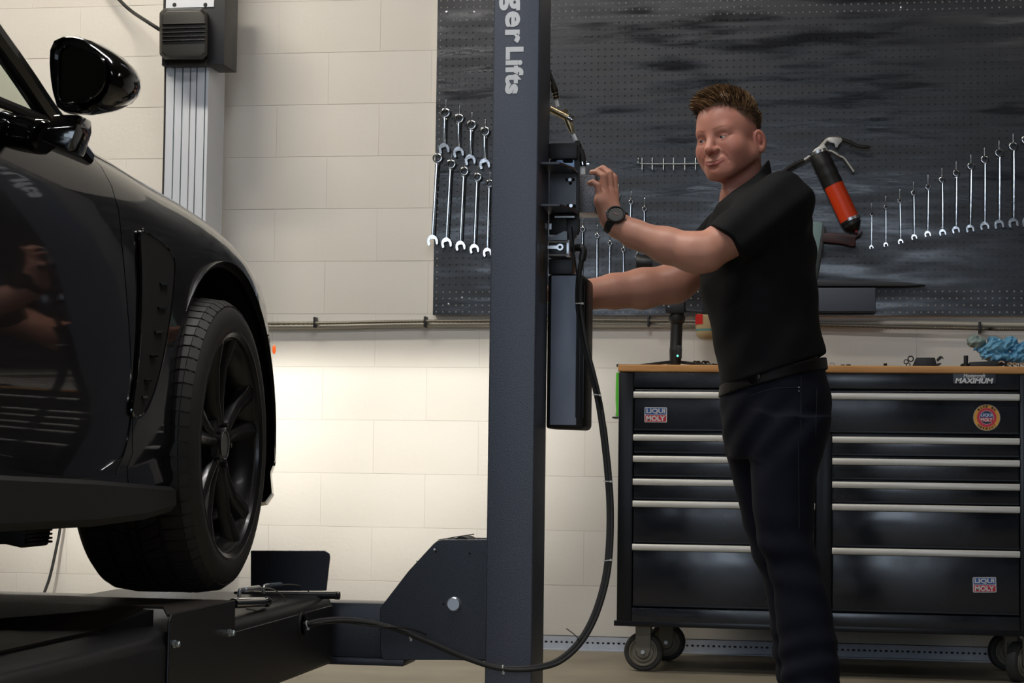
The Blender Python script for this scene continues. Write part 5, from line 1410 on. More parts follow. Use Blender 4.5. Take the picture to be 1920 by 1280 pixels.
man = thing('person', (onY(1500, 1340, 5.38).x, 5.38, 0.0), 'man in a black polo shirt and dark jeans reaching to the lift controls', 'person')
skin = mat('skin', lin(186, 122, 96), 0.46, spec=0.4, bump=(220, 0.12, 0.002))
_nt = skin.node_tree; _b = _nt.nodes['Principled BSDF']
_at = _nt.nodes.new('ShaderNodeAttribute'); _at.attribute_name = 'tint'
_nt.links.new(_at.outputs['Color'], _b.inputs['Base Color'])
_b.inputs['Subsurface Weight'].default_value = 0.12
_b.inputs['Subsurface Radius'].default_value = (0.012, 0.005, 0.003)
_b.inputs['Subsurface Scale'].default_value = 1.0

# ---- head frame
psi, pit = radians(30), radians(6)
HC = px(1368, 260, 5.36)
fv0 = np.array((-sin(psi), -cos(psi), 0.0))
hl_ = np.array((cos(psi), -sin(psi), 0.0))
hf = fv0 * cos(pit) - np.array((0, 0, 1.0)) * sin(pit)
hu = fv0 * sin(pit) + np.array((0, 0, 1.0)) * cos(pit)
_rl = radians(6)
hl_, hu = hl_ * cos(_rl) + hu * sin(_rl), hu * cos(_rl) - hl_ * sin(_rl)
HR = np.stack([hl_, hf, hu], 1)                       # columns = head axes
def hp_(l, f, u):
    u = u * 0.925 if u < 0 else u
    return HC + hl_ * l + hf * f + hu * u
head = SDF()
head.u(ellip(hp_(0, -0.004, 0.040), (0.077, 0.098, 0.082), HR), 0)
head.u(ellip(hp_(0, 0.022, -0.012), (0.068, 0.070, 0.098), HR), 0.03)
for s_ in (-1, 1):
    head.u(rcone(hp_(s_ * 0.050, -0.002, -0.060), hp_(s_ * 0.020, 0.066, -0.098), 0.028, 0.024), 0.03)
    head.u(ellip(hp_(s_ * 0.044, 0.058, -0.034), (0.026, 0.026, 0.026), HR), 0.025)     # cheeks lifted by a smile
head.u(ellip(hp_(0, 0.076, -0.102), (0.024, 0.018, 0.018), HR), 0.02)                  # chin
head.u(rcone(hp_(-0.038, 0.074, 0.018), hp_(0.038, 0.074, 0.018), 0.013, 0.013), 0.018)  # brow
head.u(ellip(hp_(0, 0.080, -0.070), (0.030, 0.018, 0.022), HR), 0.02)                  # muzzle
for s_ in (-1, 1):                                                                     # eye sockets
    head.c(ellip(hp_(s_ * 0.033, 0.101, -0.003), (0.019, 0.016, 0.010), HR), 0.012)
    head.u(ellip(hp_(s_ * 0.032, 0.0755, -0.003), (0.0155, 0.0135, 0.0125), HR), 0.004)     # lids
    head.c(ellip(hp_(s_ * 0.032, 0.093, -0.0045), (0.0125, 0.012, 0.0030), HR), 0.0015)    # lid opening
head.u(rcone(hp_(0, 0.088, 0.006), hp_(0, 0.108, -0.034), 0.0075, 0.0125), 0.012)       # nose
head.u(ellip(hp_(0, 0.108, -0.036), (0.0125, 0.011, 0.010), HR), 0.006)
for s_ in (-1, 1):
    head.u(ellip(hp_(s_ * 0.0135, 0.098, -0.039), (0.0095, 0.011, 0.0085), HR), 0.006)
    head.c(ellip(hp_(s_ * 0.007, 0.104, -0.0475), (0.004, 0.006, 0.003), HR), 0.003)
    head.u(ellip(hp_(s_ * 0.040, 0.036, -0.058), (0.022, 0.030, 0.028), HR), 0.03)
def surf_f(l, u):
    f_ = np.linspace(0.13, 0.02, 222)
    d = head(np.array([hp_(l, q_, u) for q_ in f_]))
    k = int(np.argmax(d < 0)); t = d[k - 1] / (d[k - 1] - d[k])
    return f_[k - 1] + (f_[k] - f_[k - 1]) * t
# lips, curved up at the corners, then the smile folds, all laid on the face
lipc = [(l, surf_f(l, u), u) for l, u in ((-0.029, -0.0640), (-0.023, -0.0680), (-0.014, -0.0715), (-0.006, -0.0735), (0, -0.0730), (0.006, -0.0735), (0.014, -0.0715), (0.023, -0.0680), (0.029, -0.0640))]
fold = [(l, surf_f(l, u), u) for l, u in ((0.021, -0.044), (0.029, -0.052), (0.036, -0.062), (0.0395, -0.074))]
fold2 = [(l, surf_f(-l, u), u) for l, u in ((0.021, -0.044), (0.029, -0.052), (0.036, -0.062), (0.0395, -0.074))]
crow = [(l, surf_f(l, u), u) for l, u in ((0.049, -0.004), (0.058, -0.001))]
for a, b in zip(lipc, lipc[1:]):
    w0, w1 = 1 - 0.62 * (a[0] / 0.029) ** 2, 1 - 0.62 * (b[0] / 0.029) ** 2
    head.u(rcone(hp_(a[0], a[1] - 0.0026, a[2] + 0.0034 * w0), hp_(b[0], b[1] - 0.0026, b[2] + 0.0034 * w1), 0.0031 * w0, 0.0031 * w1), 0.005)
    head.u(rcone(hp_(a[0], a[1] - 0.0030, a[2] - 0.0052 * w0), hp_(b[0], b[1] - 0.0030, b[2] - 0.0052 * w1), 0.0042 * w0, 0.0042 * w1), 0.005)
for a, b in zip(lipc, lipc[1:]):
    head.c(rcone(hp_(a[0] * 1.06, a[1] + 0.0016, a[2]), hp_(b[0] * 1.06, b[1] + 0.0016, b[2]), 0.0018, 0.0018), 0.003)
for s_, fo in ((1, fold), (-1, fold2)):
    for a, b in zip(fo, fo[1:]):
        head.c(rcone(hp_(s_ * a[0], a[1] + 0.0006, a[2]), hp_(s_ * b[0], b[1] + 0.0006, b[2]), 0.0019, 0.0019), 0.006)
head.c(rcone(hp_(*(np.array(crow[0]) + (0, 0.0006, 0))), hp_(*(np.array(crow[1]) + (0, 0.0006, 0))), 0.0011, 0.0009), 0.004)
head.c(ellip(hp_(0, surf_f(0, -0.090) + 0.004, -0.090), (0.016, 0.006, 0.004), HR), 0.008)
# ears
for s_ in (-1, 1):
    tilt = radians(14)
    er = np.stack([hl_ * cos(0.35) - s_ * 0 * hf, hf, hu], 1)
    e_f = hf * cos(tilt) + hu * sin(tilt) * -1.0; e_u = hu * cos(tilt) + hf * sin(tilt)
    e_l = np.cross(e_u, e_f)
    out = radians(30) * s_
    e_l2 = e_l * cos(out) + e_f * sin(out); e_f2 = e_f * cos(out) - e_l * sin(out)
    ER = np.stack([e_l2, e_f2, e_u], 1)
    ec = hp_(s_ * 0.0835, -0.018, -0.022)
    head.u(ellip(ec, (0.0075, 0.018, 0.031), ER), 0.006)
    head.c(ellip(ec + e_l2 * s_ * 0.0075 + e_f2 * 0.003 + e_u * 0.002, (0.0066, 0.0120, 0.0225), ER), 0.002)
    head.u(ellip(ec + e_l2 * s_ * 0.002 + e_f2 * 0.002 + e_u * 0.004, (0.0045, 0.005, 0.014), ER), 0.003)
    head.u(ellip(ec - e_u * 0.025 + e_f2 * 0.004, (0.0065, 0.008, 0.009), ER), 0.005)
# neck
nk = px(1404, 404, 5.38)
head.u(rcone(hp_(0, -0.028, -0.045), nk, 0.056, 0.064), 0.022)
head.u(rcone(hp_(0.0, 0.030, -0.105), px(1378, 392, 5.36), 0.026, 0.03), 0.03)
head.u(rcone(hp_(0.052, -0.03, -0.05), px(1392, 398, 5.33), 0.014, 0.014), 0.02)
for s_ in (-1, 1):
    head.c(rcone(hp_(s_ * 0.078, -0.012, -0.100), hp_(s_ * 0.026, 0.062, -0.146), 0.015, 0.014), 0.022)
# hidden torso core joins neck and arms
head.u(rcone(px(1424, 425, 5.38), px(1448, 660, 5.38), 0.10, 0.12), 0.05)
head.u(rcone(px(1462, 392, 5.25), px(1430, 395, 5.52), 0.055, 0.055), 0.04)
# near (left) arm
NE, NW = 5.128, 5.172
head.u(rcone(px(1458, 392, 5.235), px(1330, 468, 5.14), 0.060, 0.050), 0.02)
arm_n = [(1322, 477, NE, 0.0475), (1300, 473, 5.132, 0.0500), (1250, 460, 5.142, 0.0455), (1190, 439, 5.158, 0.0355), (1160, 423, 5.168, 0.0310), (1149, 411, NW, 0.0295)]
for a, b in zip(arm_n, arm_n[1:]):
    head.u(rcone(px(*a[:3]), px(*b[:3]), a[3], b[3]), 0.018)
head.u(ellip(px(1308, 492, 5.125), (0.022, 0.022, 0.020)), 0.02)
# near hand: metacarpals, then fingers hooked over the box
HWr = px(1149, 408, 5.172)
fing = [  # MCP, PIP, DIP, tip, radius
    ((1125, 371, 5.146), (1120.5, 347, 5.139), (1112, 341.5, 5.140), (1105.5, 343, 5.147), 0.0082),
    ((1134, 362, 5.158), (1132, 330, 5.152), (1121, 322.5, 5.166), (1110, 323, 5.178), 0.0092),
    ((1144, 359, 5.176), (1143, 325, 5.174), (1131, 315.5, 5.190), (1119, 320, 5.204), 0.0094),
    ((1152, 363, 5.196), (1152, 333, 5.200), (1141, 321.5, 5.214), (1128, 321, 5.226), 0.0090)]
for m_, p_, d_, t_, r in fing:
    head.u(rcone(HWr, px(*m_), 0.017, 0.0125), 0.016)
for m_, p_, d_, t_, r in fing:
    head.u(rcone(px(*m_), px(*p_), r * 1.18, r * 1.02), 0.004)
    head.u(rcone(px(*p_), px(*d_), r * 1.02, r * 0.93), 0.002)
    head.u(rcone(px(*d_), px(*t_), r * 0.93, r * 0.80), 0.002)
head.u(rcone(px(1138, 410, 5.165), px(1126, 380, 5.150), 0.019, 0.016), 0.014)      # heel of the hand
th = [(1150, 398, 5.197, 0.0165), (1141, 378, 5.222, 0.0135), (1130, 360, 5.236, 0.0108), (1116, 350, 5.290, 0.0095)]
th[3] = (1126, 343, 5.240, 0.0092)
for a, b in zip(th, th[1:]):
    head.u(rcone(px(*a[:3]), px(*b[:3]), a[3], b[3]), 0.008)
# far (right) arm and hand behind the reservoir
arm_f = [(1432, 405, 5.54, 0.058), (1345, 478, 5.60, 0.054), (1264, 531, 5.565, 0.0500), (1205, 541, 5.54, 0.0510), (1150, 546, 5.51, 0.0430), (1105, 552, 5.485, 0.0345), (1078, 553, 5.47, 0.0300)]
for a, b in zip(arm_f, arm_f[1:]):
    head.u(rcone(px(*a[:3]), px(*b[:3]), a[3], b[3]), 0.035)
fw_ = px(1078, 553, 5.47)
for i, (dy, dz) in enumerate(((0.018, 8), (0.006, 0), (-0.006, -8), (-0.016, -16))):
    m_ = px(1032, 546 + dz * 0.6 + 8, 5.45 + dy); p_ = px(1006, 542 + dz * 0.7 + 8, 5.43 + dy); t_ = px(996, 548 + dz * 0.7 + 8, 5.39 + dy)
    head.u(rcone(fw_, m_, 0.018, 0.0125), 0.015)
    head.u(rcone(m_, p_, 0.0105, 0.0095), 0.004); head.u(rcone(p_, t_, 0.0093, 0.0078), 0.003)
t1 = px(1055, 535, 5.44); t2 = px(1038, 524, 5.41)
head.u(rcone(fw_, t1, 0.018, 0.013), 0.014); head.u(rcone(t1, t2, 0.0115, 0.0092), 0.005)
lo_ = px(985, 730, 5.40); hi_ = px(1545, 165, 5.40)
bv, bf = sdf_mesh(head, (lo_[0], 5.03, 0.90), (hi_[0], 5.70, hi_[2] + 0.02), 0.0027)
body = np_mesh('body', bv, bf, skin, man)
# natural colour of the skin: lips, cheeks, brows, short hair of the sides
q = (bv - HC) @ HR
base = np.array(lin(197, 142, 121)); tint = np.tile(base, (len(bv), 1))
def blend(w, colr):
    global tint
    w = np.clip(w, 0, 1)[:, None]; tint = tint * (1 - w) + np.array(colr) * w
inhead = q[:, 2] > -0.16
def blob(l, f, u, r, soft=0.5, sc=(1, 1, 1)):
    d = np.sqrt(((q[:, 0] - l) / sc[0]) ** 2 + ((q[:, 1] - f) / sc[1]) ** 2 + ((q[:, 2] - u) / sc[2]) ** 2)
    return np.clip((r - d) / (r * soft), 0, 1)
hd_ = (np.linalg.norm(q, axis=1) < 0.17)
blend(hd_ * 0.6, lin(190, 126, 110))
for s_ in (-1, 1):
    blend(blob(s_ * 0.044, 0.066, -0.036, 0.034, 1.0) * 0.45, lin(176, 88, 76))
    blend(blob(s_ * 0.084, -0.014, -0.010, 0.034, 0.8) * 0.5, lin(176, 92, 80))
blend(blob(0, 0.11, -0.036, 0.022, 1.0) * 0.5, lin(176, 88, 76))
for a, b in zip(lipc, lipc[1:]):
    for k_ in (0.0, 0.34, 0.67, 1.0):
        l, f, u = (a[i] + (b[i] - a[i]) * k_ for i in range(3))
        blend(blob(l, f, u, 0.0080, 0.6, (1.2, 1.6, 0.85)) * 0.30, lin(150, 70, 68))
for s_ in (-1, 1):
    for k_ in np.linspace(0, 1, 9):
        l = 0.016 + 0.034 * k_; u = 0.0185 + 0.0045 * sin(pi * k_ * 0.75) ; f = 0.095 - 0.022 * k_ ** 2
        blend(blob(s_ * l, f, u, 0.0065, 0.7, (1.0, 2.0, 0.62)) * 0.5, lin(118, 74, 50))
blend(hd_ * np.clip((-0.062 - q[:, 2]) / 0.02, 0, 1) * np.clip((q[:, 1] - 0.02) / 0.03, 0, 1) * 0.22, lin(140, 88, 70))   # stubble
# hairline of the clipped sides and back
fb = 0.014 + 0.048 * (q[:, 2] - 0.015) / 0.055
lowu = np.where(q[:, 1] < -0.03, -0.02, 0.018)
side = hd_ * np.clip((q[:, 2] - lowu) / 0.030, 0, 1) * np.clip((fb - q[:, 1]) / 0.012, 0, 1)
notear = 1 - np.clip((np.abs(q[:, 0]) - 0.0795) / 0.003, 0, 1) * (q[:, 2] < 0.03)
blend(side * notear * 0.95, lin(82, 58, 40))
ca_ = body.data.color_attributes.new('tint', 'FLOAT_COLOR', 'POINT')
ca_.data.foreach_set('color', np.c_[tint, np.ones(len(tint))].astype(np.float32).ravel())
# eyes
for s_ in (-1, 1):
    ec_ = hp_(s_ * 0.032, 0.0755, -0.0035)
    eo = MB().sphere(Vector(ec_), 0.0122, 20, 12).build('eye', mat('eye_white', lin(196, 186, 180), 0.2), man)
    look = hf * 0.94 - hl_ * 0.34; look /= np.linalg.norm(look)
    MB().lathe([(0.0001, 0.0008), (0.0030, 0.0006), (0.0058, 0.0)], Vector(ec_ + look * 0.0112), Vector(look), 18).build('iris', mat('iris_blue_grey', lin(84, 98, 104), 0.1), eo)
    MB().lathe([(0.0001, 0.0008), (0.0026, 0.0006)], Vector(ec_ + look * 0.0118), Vector(look), 14).build('pupil', mat('pupil', (0.004, 0.004, 0.004), 0.1), eo)
# ---- hair on top: skull cap plus combed tufts
rng = np.random.default_rng(7)
hair = MB()
def scalp(th_, ph, off=0.0):
    l, f, u = 0.077 * cos(ph) * sin(th_), 0.098 * cos(ph) * cos(th_), 0.082 * sin(ph)
    n = np.array((l / 0.077 ** 2, f / 0.098 ** 2, u / 0.082 ** 2)); n /= np.linalg.norm(n)
    p = np.array((l, f - 0.004, u + 0.040)) + n * off
    return p, n
def edge_ph(th_):            # lowest latitude of the long hair at each bearing (0 = forehead)
    a = abs((th_ + pi) % (2 * pi) - pi)
    return np.interp(a, [0, 0.5, 0.9, 1.3, 2.0, 2.6, pi], [0.52, 0.50, 0.40, 0.30, 0.16, -0.05, -0.12])
NT, NP = 48, 14
cv, cf = [], []
for i in range(NT):
    t_ = 2 * pi * i / NT
    for j_ in range(NP):
        p0 = edge_ph(t_) + (pi / 2 - 0.02 - edge_ph(t_)) * j_ / (NP - 1)
        offh = -0.006 + 0.019 * min(1, j_ / 4) + (0.004 if abs((t_ + pi) % (2 * pi) - pi) < 1 else 0)
        p, n = scalp(t_, p0, offh + rng.uniform(-0.0012, 0.0012))
        cv.append(hp_(*p))
for i in range(NT):
    for j_ in range(NP - 1):
        cf.append((i * NP + j_, ((i + 1) % NT) * NP + j_, ((i + 1) % NT) * NP + j_ + 1, i * NP + j_ + 1))
cf.append(tuple(i * NP + NP - 1 for i in range(NT)))
hair.add([Vector(v) for v in cv], cf)
for k in range(2600):
    t_ = rng.uniform(-pi, pi); e = edge_ph(t_)
    ph = e + (pi / 2 - e) * rng.uniform(0, 1) ** 0.8
    p, n = scalp(t_, ph, 0.003)
    front = np.clip((p[1] + 0.02) / 0.1, 0, 1); topn = np.clip((p[2] - 0.05) / 0.05, 0, 1)
    L = (0.008 + 0.032 * topn * (0.30 + 0.70 * front)) * rng.uniform(0.7, 1.25)
    comb = np.array((-0.55, 0.42 + 0.25 * front, 0.55)) if topn > 0.25 else np.array((0.0, -0.6, -0.5))
    comb = comb + rng.normal(0, 0.16, 3)
    d0 = n * (0.55 + 0.5 * topn) + comb * 0.55; d0 /= np.linalg.norm(d0)
    bend = np.array((-0.25, 0.55, -0.55)) if topn > 0.25 else np.array((0, -0.3, -0.7))
    pts = []
    cur = p.copy(); dd = d0.copy()
    for s_ in range(5):
        pts.append(cur.copy()); cur = cur + dd * L / 4; dd = dd + bend * 0.16 * (L / 0.03); dd /= np.linalg.norm(dd)
    w = rng.uniform(0.0011, 0.0020)
    hair.tube([Vector(hp_(*c)) for c in pts], [w, w * 1.1, w, w * 0.75, w * 0.2], 4, mi=int(rng.integers(0, 3)))
def low_ph(a): return np.interp(a, [0.95, 1.15, 1.35, 1.55, 1.8, 2.2, pi], [0.40, 0.10, -0.16, -0.22, -0.30, -0.42, -0.5])
for k in range(2600):          # clipped sides and back
    t_ = rng.uniform(0.98, pi) * rng.choice((-1, 1)); a = abs(t_); e = edge_ph(t_); lo2 = low_ph(a)
    fr_ = rng.uniform(0, 1); ph = lo2 + (e + 0.12 - lo2) * fr_
    p, n = scalp(t_, ph, -0.001)
    L = (0.003 + 0.006 * fr_) * rng.uniform(0.8, 1.3)
    d0 = n * 0.55 + np.array((0, -0.45, -0.55)) + rng.normal(0, 0.15, 3); d0 /= np.linalg.norm(d0)
    w = rng.uniform(0.0008, 0.0013)
    hair.tube([Vector(hp_(*(p + d0 * L * s_))) for s_ in (0, 0.5, 1.0)], [w, w * 0.9, w * 0.25], 4, mi=2 if rng.uniform() < 0.6 else 0)
hm = [mat('hair_brown', lin(108, 82, 56), 0.5, spec=0.35), mat('hair_light', lin(158, 126, 88), 0.5, spec=0.35), mat('hair_dark', lin(62, 46, 34), 0.5, spec=0.35)]
tag(hair.build('hair', hm, man, smooth=80, fix=False), 'short light brown hair brushed up')

# ---- polo shirt
cloth = mat('black_polo_cloth', (0.0085, 0.0090, 0.0096), 0.85, bump=(700, 0.15, 0.001), spec=0.15)
cloth.node_tree.nodes['Principled BSDF'].inputs['Sheen Weight'].default_value = 0.0
cloth.node_tree.nodes['Principled BSDF'].inputs['Sheen Roughness'].default_value = 0.5
def keys_px(rows, Y0):
    out = []
    for yp, xl_, xr_, b in rows:
        a0, a1 = onY(xl_, yp, Y0), onY(xr_, yp, Y0)
        out.append((a0.z * 0.5 + a1.z * 0.5, (a0.x + a1.x) / 2, Y0, (a1.x - a0.x) / 2, b))
    return spline_keys(out)
SY = 5.385
shirt_keys = keys_px([(338, 1408, 1452, 0.075), (350, 1392, 1480, 0.125), (368, 1366, 1502, 0.168), (392, 1342, 1516, 0.190), (430, 1324, 1526, 0.196), (480, 1316, 1532, 0.194), (540, 1316, 1531, 0.184), (600, 1327, 1538, 0.176), (650, 1339, 1545, 0.178), (700, 1351, 1550, 0.180), (735, 1357, 1552, 0.182)], SY)
shirt = SDF().u(loft_z(shirt_keys), 0)
s0, s1 = px(1466, 384, 5.245), px(1364, 456, 5.150)
dirn = s1 - s0; dirn /= np.linalg.norm(dirn)
sl_n = lambda P, f=rcone(s0, s1 + dirn * 0.09, 0.088, 0.058), h=half(s1, (-0.60, -0.22, -0.66)): smax(f(P), h(P), 0.006)
shirt.u(sl_n, 0.035)
r0, r1 = px(1402, 408, 5.53), px(1320, 482, 5.600)
dirr = r1 - r0; dirr /= np.linalg.norm(dirr)
sl_f = lambda P, f=rcone(r0, r1 + dirr * 0.06, 0.080, 0.064), h=half(r1, dirr): smax(f(P), h(P), 0.006)
shirt.u(sl_f, 0.035)
def folds_shirt(P):
    x, y, z = P[:, 0], P[:, 1], P[:, 2]
    zc = float(onY(1430, 560, 5.3).z)
    w = np.clip((y * -1 + 5.42) / 0.1, 0, 1)
    low = np.clip((float(onY(1430, 470, 5.3).z) - z) / 0.1, 0, 1)
    a = np.sin((z * 0.85 + x * 0.62) * 46 + 2.0 * np.sin(x * 9 + z * 5)) * 0.0038 * low
    b = np.sin((z * 0.45 - x * 0.95) * 62 + 1.5 * np.sin(z * 13)) * 0.0020 * low
    c = (np.sin((x * 0.62 - z * 0.78) * 80 + 1.3 * np.sin(y * 16)) * 0.0030 + np.sin((x * 0.80 + z * 0.45) * 66 + 2 * np.sin(y * 22 + z * 9)) * 0.0022) * (1 - low)
    return a + b + c + np.sin(z * 31 + x * 14 + y * 17) * 0.0012
shirt.disp(folds_shirt)
# collar: a stand round the neck that folds down, open at the throat
ckeys = keys_px([(300, 1368, 1438, 0.064), (340, 1372, 1446, 0.072), (380, 1376, 1456, 0.088), (410, 1376, 1458, 0.10)], 5.375)
cl_ = loft_z(ckeys)
cp_n = half(px(1437, 307, 5.375), (0.0 + 0.72, -0.10, 0.70))       # slanted upper edge
n_c = np.array((-0.66, 0.10, 0.75))
top_edge = half(px(1436, 306, 5.36), n_c * -1)
def collar_f(P):
    band = np.abs(cl_(P)) - 0.0065
    ua = onY(1437, 307, 5.375); ub = onY(1384, 384, 5.30)
    t = np.array((ua.x - ub.x, 0, ua.z - ub.z)); t /= np.linalg.norm(t)
    n = np.array((-t[2], 0.0, t[0])); n = n if n[2] > 0 else -n
    up = (P - V3(ua)) @ n
    lowb = V3(ua) - n * 0.062
    dn = -(P - lowb) @ n
    return smax(smax(band, up, 0.004), dn, 0.004)
shirt.u(collar_f, 0.010)
# throat opening
shirt.c(rcone(px(1352, 356, 5.33), px(1374, 398, 5.325), 0.034, 0.010), 0.01)
shirt.c(rcone(hp_(0, -0.028, -0.045), px(1402, 396, 5.378), 0.0585, 0.060), 0.004)
# slanted hem
ha, hb = onY(1354, 724, 5.30), onY(1545, 660, 5.30)
th_v = np.array((hb.x - ha.x, 0, hb.z - ha.z)); th_v /= np.linalg.norm(th_v)
hn = np.array((th_v[2], 0.0, -th_v[0]))
hn = -hn if hn[2] > 0 else hn
def hem(P):
    x = (P[:, 0] - ha.x) / (hb.x - ha.x)
    sag = 0.006 * np.sin(np.clip(x, 0, 1) * pi)
    return (P - V3(ha)) @ hn - sag
shirt.i(hem, 0.006)
sv, sf = sdf_mesh(shirt, (onY(1290, 600, 5.4).x, 5.04, 0.88), (onY(1575, 600, 5.4).x, 5.74, onY(1400, 290, 5.3).z), 0.0035)
tag(np_mesh('polo_shirt', sv, sf, cloth, man), 'plain black short sleeved polo shirt')
# ---- jeans
denim = mat('dark_denim', (0.0040, 0.0052, 0.0115), 0.85, noise=(14, 0.6, (0.0060, 0.0076, 0.0150)), bump=(500, 0.25, 0.001), spec=0.2)
JY = 5.385
pelvis_keys = keys_px([(668, 1364, 1545, 0.155), (700, 1358, 1550, 0.163), (740, 1352, 1558, 0.170), (785, 1352, 1559, 0.172), (830, 1358, 1549, 0.165), (860, 1366, 1542, 0.15)], JY)
pelvis = loft_z(pelvis_keys)
jeans = SDF().u(pelvis, 0)
near = keys_px([(780, 1400, 1559, 0.092), (830, 1403, 1548, 0.090), (900, 1408, 1531, 0.084), (960, 1413, 1526, 0.076), (1020, 1421, 1528, 0.070), (1060, 1436, 1538, 0.069), (1100, 1449, 1549, 0.069), (1160, 1455, 1562, 0.069), (1220, 1460, 1573, 0.071), (1280, 1467, 1576, 0.073), (1332, 1474, 1574, 0.074)], 5.292)
far = keys_px([(780, 1353, 1490, 0.090), (830, 1358, 1482, 0.088), (900, 1373, 1472, 0.080), (960, 1388, 1472, 0.072), (1020, 1405, 1482, 0.067), (1090, 1430, 1500, 0.064), (1150, 1441, 1512, 0.064), (1222, 1450, 1524, 0.066), (1285, 1458, 1530, 0.068)], 5.475)
jeans.u(loft_z(near), 0.02).u(loft_z(far), 0.02)
def folds_jeans(P):
    x, y, z = P[:, 0], P[:, 1], P[:, 2]
    zk = float(onY(1460, 1050, 5.3).z); za = float(onY(1460, 1250, 5.3).z); zh = float(onY(1460, 800, 5.3).z)
    k = np.exp(-((z - zk) / 0.10) ** 2); a = np.exp(-((z - za) / 0.11) ** 2); h_ = np.exp(-((z - zh) / 0.09) ** 2)
    s = np.sin(z * 70 + x * 26 + 1.6 * np.sin(x * 21 + y * 12)); s2 = np.sin(z * 92 - x * 34 + 1.8 * np.sin(y * 18 + x * 8)); s3 = np.sin(z * 60 - x * 70 + y * 20)
    return s * 0.0036 * k + s2 * 0.0034 * a + s3 * 0.0030 * h_ + 0.0014 * np.sin(z * 33 + x * 40 + y * 25)
jeans.disp(folds_jeans)
bt_a, bt_b = onY(1395, 716, 5.30), onY(1545, 676, 5.30)
tb_ = np.array((bt_b.x - bt_a.x, 0, bt_b.z - bt_a.z)); tb_ /= np.linalg.norm(tb_)
bn = np.array((-tb_[2], 0, tb_[0])); bn = bn if bn[2] > 0 else -bn
jeans.i(lambda P: (P - V3(bt_a)) @ bn - 0.004, 0.004)
jv, jf = sdf_mesh(jeans, (onY(1335, 900, 5.4).x, 5.16, 0.0), (onY(1600, 900, 5.4).x, 5.62, 1.12), 0.0042)
jo = tag(np_mesh('jeans', jv, jf, denim, man), 'dark navy jeans')
# belt, loops, buckle, rivets
belt = SDF().u(lambda P: smax(np.abs(pelvis(P) - 0.003) - 0.0035, np.abs((P - V3(bt_a)) @ bn + 0.004) - 0.0155, 0.002), 0)
ev, ef = sdf_mesh(belt, (onY(1335, 700, 5.4).x, 5.16, 0.80), (onY(1600, 700, 5.4).x, 5.62, 1.16), 0.003)
np_mesh('belt', ev, ef, mat('dark_brown_leather', (0.0035, 0.0028, 0.0026), 0.55, spec=0.2, bump=(60, 0.2, 0.002)), man)
bk = onY(1413, 706, 5.228)
MB().lathe([(0.0001, 0.006), (0.017, 0.006), (0.0205, 0.004), (0.021, 0.0)], bk, (-0.45, -0.89, 0.05), 32).build('belt_buckle', mat('dark_buckle', (0.02, 0.018, 0.016), 0.3, 0.8), man)
def leg_surface(a, b, Y0=5.30, sdf=jeans):
    d = V3(ray(a, b)); d /= np.linalg.norm(d); t = (5.0) / d[1]
    p = V3(CAM) + d * t
    for _ in range(60):
        v = float(sdf(p[None])[0])
        if v < 0.0004: break
        p = p + d * v * 0.7
    return Vector(p)
for a, b in ((1498, 726), (1498, 733)):
    MB().sphere(leg_surface(a, b), 0.0022).build('rivet', M['steel'], man)
stm = mat('denim_stitch', (0.010, 0.0115, 0.018), 0.8)
def seam(ptsx, r=0.0011):
    MB().tube([leg_surface(a, b) for a, b in ptsx], r, 6).build('seam', stm, man)
seam([(1502, 704 + 12 * k) for k in range(0, 10)]); seam([(1497 + 0.2 * k, 830 + 20 * k) for k in range(0, 9)])
seam([(1406 + 9 * k, 737 - 1.6 * k + 0.55 * (k - 5) ** 2 * 0.4) for k in range(0, 11)])
seam([(1532 - 0.3 * k, 726 + 10 * k) for k in range(0, 10)])
# shoes
shoe_m = mat('dark_blue_shoe', (0.010, 0.013, 0.018), 0.55)
for (hx, Y_, nm) in ((1535, 5.292, 'near'), (1500, 5.475, 'far')):
    g0 = onZ(hx, 1340 if nm == 'near' else 1312, 0.0); x0 = onY(hx, 1300, Y_).x
    sh = SDF().u(rcone((x0 + 0.02, Y_, 0.050), (x0 - 0.10, Y_ - 0.004, 0.046), 0.042, 0.042), 0)
    sh.u(rcone((x0 - 0.10, Y_ - 0.004, 0.044), (x0 - 0.205, Y_ - 0.012, 0.034), 0.042, 0.032), 0.03)
    sh.u(rcone((x0 - 0.01, Y_, 0.05), (x0 - 0.012, Y_, 0.11), 0.045, 0.046), 0.03)
    sh.u(ellip((x0 - 0.10, Y_ - 0.006, 0.006), (0.165, 0.054, 0.03)), 0.01)
    sh.i(half((0, 0, 0.0), (0, 0, -1)), 0.003)
    hv, hf_ = sdf_mesh(sh, (x0 - 0.30, Y_ - 0.09, -0.01), (x0 + 0.10, Y_ + 0.09, 0.18), 0.004)
    np_mesh('shoe', hv, hf_, shoe_m, man)
# ---- wrist watch
wt = thing('wrist_watch', onY(1156, 412, 5.13), 'black round sports watch on the man\'s raised left wrist', 'watch')
wa = Vector(px(1190, 439, 5.158)) - Vector(px(1149, 409, 5.172)); wa.normalize()
wc_ = Vector(px(1155, 417, 5.17))
face_n = Vector((0.06, -0.90, 0.42)); face_n = (face_n - wa * face_n.dot(wa)).normalized()
side_v = wa.cross(face_n)
sm = MB()
rg = []
for k in range(40):
    a = 2 * pi * k / 40
    o_ = face_n * cos(a) + side_v * sin(a)
    rad_ = 0.0335
    rg.append([wc_ + o_ * rad_ - wa * 0.0115, wc_ + o_ * (rad_ + 0.004) - wa * 0.0105, wc_ + o_ * (rad_ + 0.004) + wa * 0.0105, wc_ + o_ * rad_ + wa * 0.0115])
sm.loft(rg + [rg[0]], cap=False)
sm.build('strap', M['rubber'], wt, smooth=50)
fc = wc_ + face_n * 0.033
